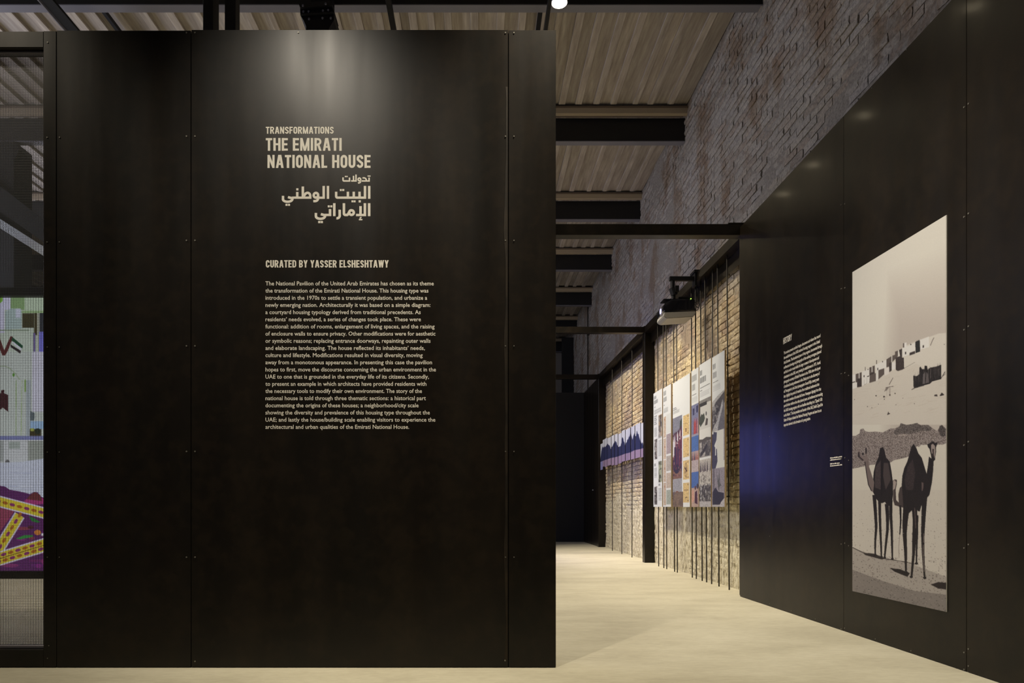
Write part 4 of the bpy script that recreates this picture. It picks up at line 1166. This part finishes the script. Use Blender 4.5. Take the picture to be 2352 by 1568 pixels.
def dD(pb):
    hd(pb, .08, .04, .75, .085, (130, 130, 126)); hd(pb, .1, .105, .55, .15, (130, 130, 126)); rect(pb, .1, .18, .7, .185, (110, 110, 110)); tx(pb, .1, .20, .85, .24, 5, (190, 190, 184))
    rect(pb, 0, .255, 1, .485, (116, 118, 146)); rect(pb, .2, .28, .42, .33, (50, 50, 80)); rect(pb, .68, .27, .92, .32, (50, 50, 80))
    for u, c in ((.4, (150, 60, 60)), (.55, (190, 80, 70)), (.7, (100, 50, 80)), (.82, (180, 120, 110))): pb.poly([(u - .1, .47), (u - .07, .39), (u, .35), (u + .07, .39), (u + .1, .47)], c)
    rect(pb, 0, .47, 1, .485, (150, 146, 160)); rect(pb, 0, .485, 1, .60, (72, 104, 162)); rect(pb, 0, .595, 1, .745, (176, 160, 156))
    for k in range(12): u = .05 + k * .08; pb.poly([(u - .05, .66), (u, .585), (u + .05, .66)], random.choice([(120, 100, 100), (90, 76, 86), (176, 110, 90)]))
    rect(pb, 0, .745, 1, .87, (70, 100, 160)); rect(pb, 0, .86, 1, 1, (178, 150, 134)); pb.poly([(.1, .88), (.3, .87), (.4, .95), (.1, .97)], (206, 150, 124)); pb.poly([(.5, .89), (.8, .88), (.85, .98), (.45, .97)], (70, 40, 50)); pb.ell(.55, .86, .12, .015, (90, 60, 60)); pb.ell(.85, .85, .12, .02, (60, 50, 56))
def dE(pb):
    hd(pb, .07, .045, .28, .08); hd(pb, .07, .095, .60, .135); rect(pb, .08, .165, .9, .17, (110, 110, 108)); rect(pb, .08, .185, .26, .19, (110, 110, 108)); tx(pb, .08, .20, .9, .235, 5, (190, 190, 186))
    rect(pb, 0, .255, 1, .46, (206, 202, 190)); rect(pb, 0, .255, 1, .285, (130, 126, 118)); rect(pb, 0, .275, .65, .30, (52, 50, 46)); rect(pb, 0, .29, .1, .42, (70, 68, 62)); pb.poly([(.05, .42), (.1, .37), (.2, .35), (.3, .36), (.42, .35), (.5, .39), (.4, .41), (.1, .44)], (62, 66, 52)); pb.ell(.6, .36, .05, .015, (70, 68, 64)); pb.poly([(.5, .44), (.6, .39), (.75, .40), (.7, .44)], (74, 66, 58))
    rect(pb, 0, .46, 1, .54, (222, 218, 206)); rect(pb, 0, .53, 1, .655, (150, 144, 136)); mott(pb, 0, .53, 1, .65, [(70, 66, 62), (120, 112, 104), (176, 168, 158)], 50, .12); pb.stroke([(.1, .64), (.4, .61), (.7, .57)], .03, (50, 46, 44)); pb.poly([(0, .525), (.3, .53), (.6, .52), (1, .53), (1, .545), (0, .55)], (80, 74, 66))
    rect(pb, 0, .655, 1, .67, (226, 224, 216)); rect(pb, 0, .67, 1, .86, (186, 178, 164))
    for k in range(16): u = random.uniform(0, 1); pb.poly([(u - .04, .75 + random.uniform(-.01, .02)), (u, .68), (u + .04, .75)], random.choice([(70, 60, 60), (100, 88, 84), (52, 46, 50)]))
    mott(pb, 0, .77, 1, .84, [(150, 142, 130), (110, 104, 94), (206, 198, 184)], 50, .05)
    rect(pb, 0, .85, 1, .965, (90, 84, 80)); mott(pb, 0, .84, 1, .965, [(40, 38, 36), (200, 196, 190), (110, 104, 98), (60, 56, 54)], 130, .05); rect(pb, 0, .96, 1, 1, (178, 172, 168))
def dF(pb):
    hd(pb, .07, .05, .32, .085, (120, 120, 118)); hd(pb, .08, .105, .38, .145, (120, 120, 118)); rect(pb, .08, .17, .5, .175, (130, 130, 126)); tx(pb, .08, .195, .7, .235, 5, (190, 190, 186))
    pb.poly([(0, .30), (.5, .27), (1, .25), (1, .5), (0, .5)], (176, 172, 166)); pb.poly([(0, .36), (.3, .31), (.6, .29), (1, .26), (1, .33), (.5, .42), (.2, .46), (0, .50)], (74, 70, 70)); mott(pb, 0, .33, .6, .45, [(50, 48, 50), (110, 106, 104), (150, 146, 142)], 60, .06); pb.poly([(.45, .5), (.8, .33), (.95, .32), (1, .5)], (96, 94, 98)); pb.stroke([(.3, .5), (.85, .33)], .05, (170, 168, 168))
    rect(pb, 0, .50, 1, .745, (212, 210, 198)); pb.poly([(0, .515), (.15, .515), (.2, .6), (.4, .62), (.45, .70), (.3, .745), (0, .745)], (60, 58, 74)); pb.poly([(.25, .50), (.35, .50), (.33, .66), (.26, .66)], (222, 220, 212)); pb.poly([(.12, .50), (.4, .51), (.36, .56), (.15, .6)], (66, 66, 84)); rect(pb, .92, .50, 1, .70, (150, 146, 150))
    rect(pb, 0, .745, 1, 1, (140, 132, 138)); rect(pb, .12, .745, .2, .95, (80, 72, 76)); pb.poly([(.35, .75), (.5, .83), (.6, .75), (.62, .84), (.75, .86), (.6, .87), (.55, .9), (.45, .84)], (84, 84, 82)); pb.poly([(.05, .90), (.3, .87), (.5, .9), (.95, .91), (.95, .96), (.6, .985), (.05, .985)], (42, 40, 52)); rect(pb, 0, .985, 1, 1, (176, 170, 168)); pb.poly([(.7, .97), (1, .94), (1, 1), (.6, 1)], (184, 178, 176))
board('narrow white board of text columns and small pictures beside the dark post', 1501, 1520.8, 904, 1163.5, dA)
board('white board with a column of tan map sheets and grey pictures', 1522.9, 1541.2, 892.3, 1163.5, dB)
board('widest board, with crowd photograph beside four yellow plans', 1545.3, 1584.6, 881, 1163.8, dC, Wn=90)
board('narrow board with red-robed figures and deep blue skies', 1588.2, 1604.5, 852.8, 1163.8, dD)
board('white board of black and white crowd and courtyard photographs', 1606.2, 1633, 838.8, 1163.8, dE)
board('tallest board, with aerial road view and palm photograph, nearest the steel wall', 1635.6, 1664.2, 821.6, 1163.5, dF)

# ---- photograph cut into vertical strips
mos = empty('strip_photograph', (2.93, 13.6, 1.85))
tag(mos, 'photograph of dark trees cut into uneven vertical strips on the rods', 'picture')
XS = 2.935
def s9(x, y): return (1360 + x / 9.8, 940 + y / 9.8)
strips = [(188, 240, 785, 1365), (240, 280, 690, 1290), (284, 338, 665, 1300), (345, 425, 655, 1270), (438, 500, 600, 1265), (512, 575, 570, 1260), (588, 662, 560, 1225), (668, 742, 490, 1180), (755, 860, 460, 1160), (876, 955, 400, 1130), (970, 1085, 350, 1105), (1098, 1150, 320, 1085)]
trees = [(190, 1080), (215, 900), (240, 850), (290, 840), (340, 790), (370, 800), (400, 850), (430, 890), (470, 790), (510, 710), (550, 740), (570, 820), (600, 850), (640, 820), (660, 740), (680, 640), (700, 660), (730, 770), (745, 830), (770, 740), (800, 680), (850, 590), (870, 520), (890, 620), (910, 700), (935, 580), (960, 520), (985, 620), (1010, 490), (1040, 560), (1060, 610), (1085, 750), (1150, 760)]
ground = [(190, 1180), (280, 1140), (430, 1090), (575, 1060), (740, 995), (860, 965), (955, 915), (1085, 890), (1150, 870)]
def interp(tab, x):
    return float(np.interp(x, [t[0] for t in tab], [t[1] for t in tab]))
for xa, xb, yt, yb in strips:
    pa, pb_ = s9(xa, yt), s9(xb, yt)
    Da, Db = XS * F / (pa[0] - CX), XS * F / (pb_[0] - CX)
    zt_ = 1 + (CY - pa[1]) * Da / F; zb_ = 1 + (CY - s9(xa, yb)[1]) * Da / F
    Wn, Hn = 14, 110
    def smap(x, y, Da=Da, Db=Db, zt_=zt_, zb_=zb_):
        X_, Y_ = s9(x, y); D = XS * F / (X_ - CX); z = 1 + (CY - Y_) * D / F
        return ((Da - D) / (Da - Db) * Wn, (zt_ - z) / (zt_ - zb_) * Hn)
    pp = Paint(Wn, Hn, (186, 190, 200), smap)
    tr = [(x, interp(trees, x) + random.uniform(-28, 22)) for x in range(190, 1150, 9)]
    pp.poly([(150, 1400)] + tr + [(1200, 1400)], (44, 48, 82))
    pp.poly([(150, 1500)] + ground + [(1200, 1500)], (140, 122, 146))
    if xa < 200: pp.poly([(180, 1180), (240, 1170), (240, 1400), (180, 1400)], (130, 130, 176))
    pp.noise(.03, 1)
    bm = bmesh.new(); box(bm, XS + 0.0008, XS + 0.012, Db, Da, zb_, zt_, 0.0005)
    st_ = bmo('strip', bm, M_black, mos)
    sheet('print', pp.out(), ((XS, Da, zt_), (XS, Db, zt_), (XS, Da, zb_), (XS, Db, zb_)), M_print, st_)
for D in (14.58, 13.63, 12.7):
    bm = bmesh.new(); box(bm, XS + 0.012, XR, D - 0.01, D + 0.01, 2.1, 2.12); bmo('clip', bm, M_black, mos)
bm = bmesh.new(); box(bm, XS + 0.012, XS + 0.022, 11.75, 15.6, 2.06, 2.09); bmo('backing_bar', bm, M_black, mos)

# ------------------------------------------------------------------ end of the corridor
ew = empty('dark_end_wall', (1.5, 18.3, 0))
tag(ew, 'black steel wall closing the far end of the corridor', 'partition')
bm = bmesh.new(); box(bm, -2.0, 3.0, 18.3, 18.42, 0, 4.18, 0.003); bmo('steel_sheet', bm, M_dark, ew)
bm = bmesh.new(); box(bm, 2.965, 3.02, post3 + 0.16, 18.3, 0, 4.17, 0.003); bmo('return_sheet', bm, M_steel, ew)
p = P(1371, 1125, 16.9)
bm = bmesh.new(); box(bm, 2.95, 2.964, 16.8, 16.88, 1.40, 1.43, 0.003); o = bmo('handle', bm, M_plug, ew)
o['label'] = 'small pale latch'
sc1 = empty('steel_column', (2.94, 21.4, 0))
tag(sc1, 'wide dark column against the far end of the brick wall', 'column')
bm = bmesh.new(); box(bm, 2.74, 3.11, 21.3, 21.42, 0, 6.5, 0.004); bmo('shaft', bm, M_beam, sc1)
bm = bmesh.new(); box(bm, 2.70, 3.12, 21.28, 21.46, 0, 0.02); bmo('base_plate', bm, M_beam, sc1)
pp_ = empty('wall_pipe', (3.09, 18.35, 4.1)); tag(pp_, 'thin vertical pipe on the upper brick wall beyond the frame', 'pipe')
bm = bmesh.new(); tube(bm, (3.085, 18.35, 0), (3.085, 18.35, 6.9), 0.016); bmo('tube', bm, M_rod, pp_, True)
for z in (4.6, 5.8):
    bm = bmesh.new(); box(bm, 3.06, 3.13, 18.32, 18.38, z, z + .03); bmo('bracket', bm, M_rod, pp_)

# ------------------------------------------------------------------ projector on its arm
Dp = 8.8
pj = empty('video_projector', (2.7, Dp, 3.5))
tag(pj, 'glossy black video projector hung by an arm from the frame rail', 'projector')
M_gloss = mat('gloss_black_shell', (0.010, 0.010, 0.014), 0.08, spec=0.8)
M_grey = mat('projector_belly', (0.30, 0.29, 0.27), 0.45)
def prX(px): return (px - CX) * Dp / F
def prZ(py): return 1 + (CY - py) * Dp / F
bm = bmesh.new(); box(bm, prX(1538.5), 2.96, Dp, Dp + 0.05, prZ(643.5), prZ(634), 0.003); bmo('arm', bm, M_black, pj)
bm = bmesh.new(); box(bm, 2.90, 3.07, Dp - 0.04, Dp + 0.14, zr(Dp) - .005, zr(Dp) + 0.03, 0.003); box(bm, 2.915, 2.943, Dp - .02, Dp + .1, 3.97, zr(Dp) + .03, 0.002); bmo('clamp', bm, M_black, pj)
bm = bmesh.new(); tube(bm, (prX(1546), Dp + .025, prZ(644)), (prX(1546), Dp + .025, prZ(662)), 0.03, 12); tube(bm, (prX(1545), Dp + .025, prZ(660)), (prX(1550), Dp + .025, prZ(676)), 0.045, 12); tube(bm, (prX(1548), Dp + .025, prZ(674)), (prX(1548), Dp + .025, prZ(686)), 0.028, 12)
box(bm, prX(1549), prX(1559), Dp - 0.02, Dp + 0.05, prZ(671), prZ(656), 0.006); bmo('stem', bm, M_black, pj)
bm = bmesh.new(); box(bm, prX(1526), prX(1582), Dp + .04, Dp + .22, prZ(685.5), prZ(683.5), 0.002); box(bm, prX(1560), prX(1592), Dp + .02, Dp + .24, prZ(686), prZ(680), 0.004); bmo('mount_plate', bm, M_black, pj)
# shell: outline in X-Z with a rounded nose on the left, extruded in depth and bevelled
def shell_outline(y):
    pts = []
    x0, x1, z0, z1 = prX(1523), prX(1597), prZ(714), prZ(687)
    nose = [(x0 + 0.02, z0), (x0, z0 + 0.04), (x0 + .005, z0 + .075), (x0 + 0.035, z0 + 0.115), (x0 + 0.09, z1 - 0.012), (x0 + 0.15, z1)]
    pts = [(x1, z0)] + nose + [(x1 - .02, z1 + .004), (x1, z1 - .01)]
    return [(a, y, b) for a, b in pts]
bm = bmesh.new(); prism(bm, shell_outline(Dp), (0, 0.34, 0)); bmesh.ops.bevel(bm, geom=[e for e in bm.edges], offset=0.012, segments=2, affect='EDGES', profile=.6); bmo('shell', bm, M_gloss, pj, False)
bm = bmesh.new()
prism(bm, [(prX(1598), Dp + .0, prZ(713.5)), (prX(1526), Dp + .0, prZ(716.5)), (prX(1524), Dp + .0, prZ(726)), (prX(1532), Dp + .0, prZ(731)), (prX(1592), Dp + .0, prZ(727)), (prX(1598), Dp + .0, prZ(720))], (0, .34, 0))
bmesh.ops.bevel(bm, geom=[e for e in bm.edges], offset=0.008, segments=2, affect='EDGES'); bmo('underside', bm, M_grey, pj)
bm = bmesh.new(); tube(bm, (prX(1522), Dp + 0.10, prZ(710)), (prX(1529), Dp + .10, prZ(710)), 0.055, 20); bmo('lens_ring', bm, mat('lens_ring', (0.5, 0.5, 0.55), .2, .8), pj)
bm = bmesh.new(); tube(bm, (prX(1521.5), Dp + 0.10, prZ(710)), (prX(1523), Dp + .10, prZ(710)), 0.036, 20); o = bmo('lens', bm, M_lensg, pj); o['label'] = 'glowing violet lens'
bm = bmesh.new(); bmesh.ops.create_icosphere(bm, subdivisions=2, radius=0.007, matrix=Matrix.Translation((prX(1586.7), Dp - 0.005, prZ(686)))); o = bmo('status_light', bm, M_led, pj); o['label'] = 'tiny green status light'
# cables looping from projector to the rail
def cable(name, pts, r, par, m=M_black):
    cu = bpy.data.curves.new(name, 'CURVE'); cu.dimensions = '3D'; cu.bevel_depth = r; cu.bevel_resolution = 1; cu.resolution_u = 5
    s = cu.splines.new('NURBS'); s.points.add(len(pts) - 1); s.use_endpoint_u = True; s.order_u = 3
    for q, p_ in zip(s.points, pts): q.co = (*p_, 1)
    o = bpy.data.objects.new(name, cu); col.objects.link(o); bpy.context.view_layer.update()
    me = bpy.data.meshes.new_from_object(o); bpy.data.objects.remove(o); bpy.data.curves.remove(cu)
    me.materials.clear(); me.materials.append(m)
    return link(name, me, m, par)
for off, sag in ((0, 8), (.03, 14), (.06, -6)):
    cable('cable', [(prX(1594), Dp - .05 + off, prZ(694 + sag)), (prX(1603), Dp + off, prZ(704 + sag)), (prX(1611), Dp + .02 + off, prZ(690)), (prX(1604), Dp + off, prZ(672)), (2.95, Dp + .02 + off, prZ(655)), (2.96, Dp + .05 + off, 4.05)], 0.004, pj)

# ------------------------------------------------------------------ overhead: tracks, columns, bracket, lamps
def track(label, px, py, z, wpx, D0_, D1_, h=0.06):
    D = (z - 1) * F / (CY - py); X = (px - CX) * D / F; wd = wpx * D / F
    t = empty('lighting_track', (X, (D0_ + D1_) / 2, z)); tag(t, label, 'track')
    bm = bmesh.new(); box(bm, X - wd / 2, X + wd / 2, D0_, D1_, z, z + h, 0.002); bmo('profile', bm, M_black, t)
    for yb in BY:
        if D0_ < yb + .05 < D1_ and z + h < ZB and not 7 < yb < 8:
            bm = bmesh.new(); box(bm, X - .012, X + .012, yb + .03, yb + .06, z + h, ZB - .004); bmo('hanger', bm, M_black, t)
    return X, t
X1, t1 = track('wide black lighting track above the mesh screen', 135, 33, 6.2, 27, 1.0, 14.0, 0.03)
bm = bmesh.new(); box(bm, X1 - .115, X1 - .105, 1.0, 14.0, 6.22, 6.26); o = bmo('cable_run', bm, M_beamlow, t1); o['label'] = 'pale cable clipped along the track'
bm = bmesh.new(); box(bm, X1 - .085, X1 - .078, 1.0, 14.0, 6.193, 6.2); bmo('cable_run', bm, M_beamlow, t1)
track('slim black track above the right half of the text partition', 897, 34, 6.2, 12, 1.0, 16.0)
X3, t3 = track('slim track over the corridor carrying the lit round lamp', 1259, 34, 6.16, 8, 1.0, 16.0)
def conduit(label, px, py, wpx, D0_, D1_):
    z = 6.90; D = (z - 1) * F / (CY - py); X = (px - CX) * D / F; wd = wpx * D / F
    t = empty('ceiling_conduit', (X, (D0_ + D1_) / 2, z)); tag(t, label, 'conduit')
    bm = bmesh.new(); box(bm, X - wd / 2, X + wd / 2, D0_, D1_, z, z + .05, .002); bmo('pipe', bm, M_black, t)
    for d in (D0_ + .3, D1_ - .3):
        bm = bmesh.new(); box(bm, X - wd, X + wd, d, d + .03, z + .05, ZC + .02); bmo('clip', bm, M_black, t)
conduit('dark conduit on the ceiling boards above the mesh screen', 252, 48, 9, 7.3, 9.7)
conduit('dark conduit on the ceiling boards near the round lamp', 1239, 45, 10, 7.3, 9.7)
for lab, x0, x1, d, dep in (('left slim steel column of a pair behind the text partition', 466, 489, 5.5, .13), ('right slim steel column of a pair behind the text partition', 516, 541, 5.5, .10)):
    c_ = empty('steel_column', ((x0 + x1) / 2 / F * 0 + (((x0 + x1) / 2) - CX) * d / F, d, 0)); tag(c_, lab, 'column')
    xa, xb = (x0 - CX) * d / F, (x1 - CX) * d / F
    bm = bmesh.new(); box(bm, xa, xb, d, d + dep, 0, 6.94, .003); bmo('shaft', bm, M_beam, c_)
    bm = bmesh.new(); box(bm, xa - .03, xb + .03, d - .03, d + dep + .03, 0, .015); bmo('base_plate', bm, M_beam, c_)
# bolted bracket hanging from the first beam
Db_ = 6.85
bk = empty('ceiling_bracket', P(728, 30, Db_)); tag(bk, 'black bolted steel bracket hanging from the beam above the partition', 'bracket')
bm = bmesh.new(); prism(bm, [P(x_, y_, Db_) for x_, y_ in ((689, 14), (761, 10), (767, 28), (767, 46), (755, 66), (754, 92), (703, 92), (703, 60), (697, 46), (690, 35))], (0, .26, 0)); bmo('box', bm, M_black, bk)
bm = bmesh.new(); prism(bm, [P(x_, y_, Db_ - .03) for x_, y_ in ((686, 8), (757, 1), (764, 12), (689, 17))], (0, .3, 0)); bmo('top_plate', bm, M_beam, bk)
bm = bmesh.new(); prism(bm, [P(x_, y_, Db_ - .02) for x_, y_ in ((690, 31), (766, 27), (766, 29.5), (690, 33.5))], (0, .02, 0)); bmo('rib', bm, M_beam, bk)
a = P(703, 92, Db_); b = P(752, 92, Db_)
bm = bmesh.new(); box(bm, a.x + .02, b.x - .02, Db_ + .04, Db_ + .2, 4.7, a.z); box(bm, a.x - .1, b.x + .1, Db_ - .15, Db_ + .35, 4.45, 4.7, .01); bmo('stem', bm, M_black, bk)
bm = bmesh.new(); box(bm, a.x, b.x, 7.05, 7.19, 6.3, 6.86); bmo('beam_clamp', bm, M_black, bk)
for xq, yq in ((696, 13), (748, 9), (697, 27), (709, 27), (742, 25), (754, 24), (710, 44), (741, 42), (760, 42)):
    p = P(xq, yq, Db_ - .034 if yq < 15 else Db_ - .003)
    bm = bmesh.new(); tube(bm, (p.x, p.y + .006, p.z), (p.x, p.y - .008, p.z), .011, 6); bmo('bolt', bm, M_beamlow, bk)

def lamp(label, X, D, z, par_track_z, r=0.078):
    t = empty('round_spotlight', (X, D, z)); tag(t, label, 'lamp')
    bm = bmesh.new(); tube(bm, (X, D, z), (X, D, z + .004), r * .94, 28); o = bmo('lens', bm, M_lamp, t)
    bm = bmesh.new()
    bmesh.ops.create_cone(bm, cap_ends=False, segments=28, radius1=r * 1.05, radius2=r * 1.05, depth=.03, matrix=Matrix.Translation((X, D, z + .007)))
    o = bmo('rim', bm, M_beamlow, t)
    s = o.modifiers.new('s', 'SOLIDIFY'); s.thickness = .004
    bm = bmesh.new(); tube(bm, (X, D, z + .02), (X, D, z + .13), r, 28, r * .7); bmo('housing', bm, M_black, t)
    bm = bmesh.new(); tube(bm, (X, D, z + .12), (X, D, par_track_z + .1), .012, 8); bmo('stem', bm, M_black, t)
for yy in (8.34, 9.56, 10.46, 12.48, 14.3):
    bm = bmesh.new(); tube(bm, (0.8, yy, 6.03), (0.8, yy, 6.14), .075, 20, .055); tube(bm, (0.8, yy, 6.14), (0.8, yy, 6.17), .02, 8); o = bmo('lamp_head', bm, M_black, t3)
    bm = bmesh.new(); tube(bm, (0.8, yy, 6.018), (0.8, yy, 6.028), .062, 20); bmo('lens', bm, M_lamp, o)
lamp('lit round lamp above the right corner of the text partition', 0.815, 6.54, 6.045, 6.16)
lamp('lit round lamp at the top corner over the mesh screen', -5.0, 6.62, 6.10, 6.25)
spot((-5.0, 6.62, 6.08), (-5.0, 7.6, 0), 160, 110, .8)
